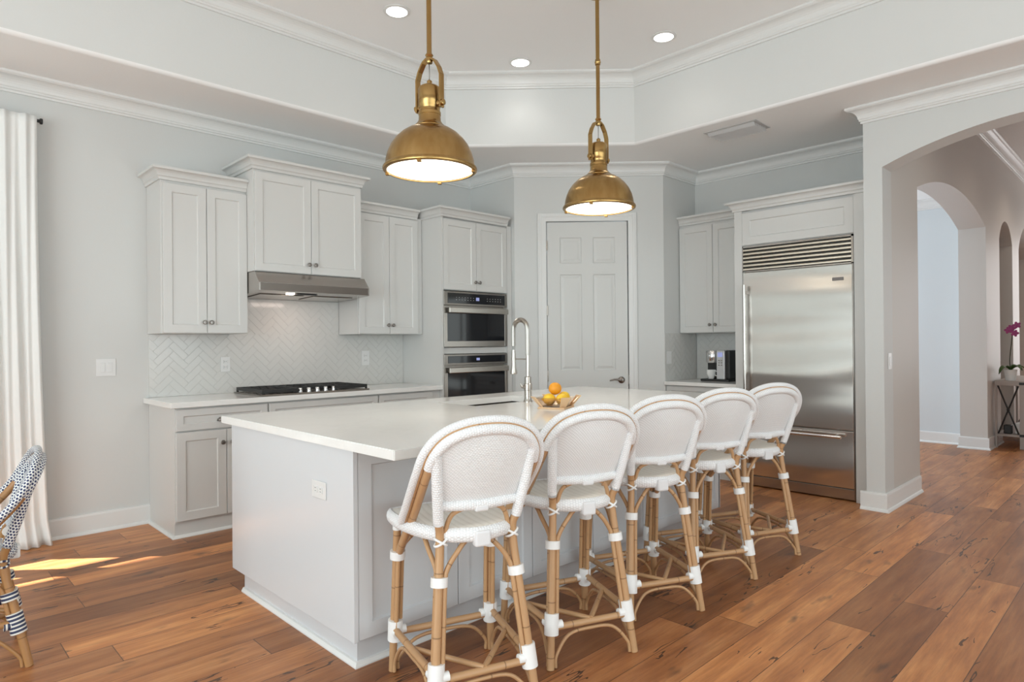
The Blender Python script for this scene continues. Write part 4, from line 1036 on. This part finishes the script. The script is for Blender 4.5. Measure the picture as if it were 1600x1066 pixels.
tag(MB().box((9.62, 1.24, .166), (9.76, 1.33, .30), .01).build('white_box', M_CERAMIC), 'small white device on the lower shelf of the hallway console', 'device')
tag(MB().box((9.60, 1.36, .166), (9.70, 1.44, .27), .01).build('black_box', M_BLACK), 'small black device on the lower shelf of the hallway console', 'device')
t = thing('potted_orchid', 'magenta orchid in a white pot on the hallway console', 'plant', (9.66, 1.375, CH))
MB().lathe([(0, 0), (.050, 0), (.052, .01), (.068, .13), (.064, .13), (.05, .02), (0, .02)], 24).build('pot', M_CERAMIC, t)
MB().lathe([(0, .02), (.052, .03), (.062, .118), (0, .122)], 20).build('soil', mat('bark', (.08, .05, .03), .9), t)
stem = MB().tube([(0, 0, .11), (.004, .006, .25), (.0, -.01, .42), (-.012, -.03, .58), (-.02, -.06, .64)], .005, 8, 5).build('stem', mat('stem', (.03, .035, .015), .5), t)
def leaf(mb, ang, L_, w_, droop):
    R_ = Matrix.Rotation(ang, 4, 'Z')
    def fn(u, v):
        s0 = (2*u-1)*w_*sin(pi*min(v*.93+.07, 1))**.6; x = v*L_
        return (x*.9, s0, .122+.07*sin(v*pi*.75)-droop*v*v+abs(2*u-1)**2*.012)
    mb.grid(7, 12, fn, M=R_)
for a, L_, dr_ in ((2.4, .16, .10), (-2.2, .17, .05), (-.5, .20, .04), (.9, .18, .09), (-1.35, .19, .07)):
    l_ = MB(); leaf(l_, a, L_, .035, dr_); o = l_.build('leaf', M_LEAF, t); md = o.modifiers.new('s', 'SOLIDIFY'); md.thickness = .003
for (fx, fy, fz_, ry) in ((-.03, -.07, .66, .3), (-.02, -.02, .63, -.5), (-.04, .01, .60, .2), (-.03, -.05, .565, .9)):
    f = MB()
    for k in range(5):
        MR = Matrix.Translation((fx, fy, fz_)) @ Matrix.Rotation(-pi/2, 4, 'Y') @ Matrix.Rotation(k*2*pi/5+ry, 4, 'Z')
        f.ball((.022, 0, 0), .022, 1, .72, .12, 10, MR)
    f.ball((fx-.006, fy, fz_), .008, seg=8); f.build('flower', M_PETAL, t)
for hx_, e_ in ((6.5, 12), (8.4, 12), (10.5, 30), (12.4, 26)):  # unseen hall spots; the nearest one is added to brighten the hall
    lamp('hall_spot', 'SPOT', (hx_, .55, 3.66), e_, (1, .84, .68), spot_size=radians(140), spot_blend=.9, shadow_soft_size=.08, aim=(0, 0, -1))
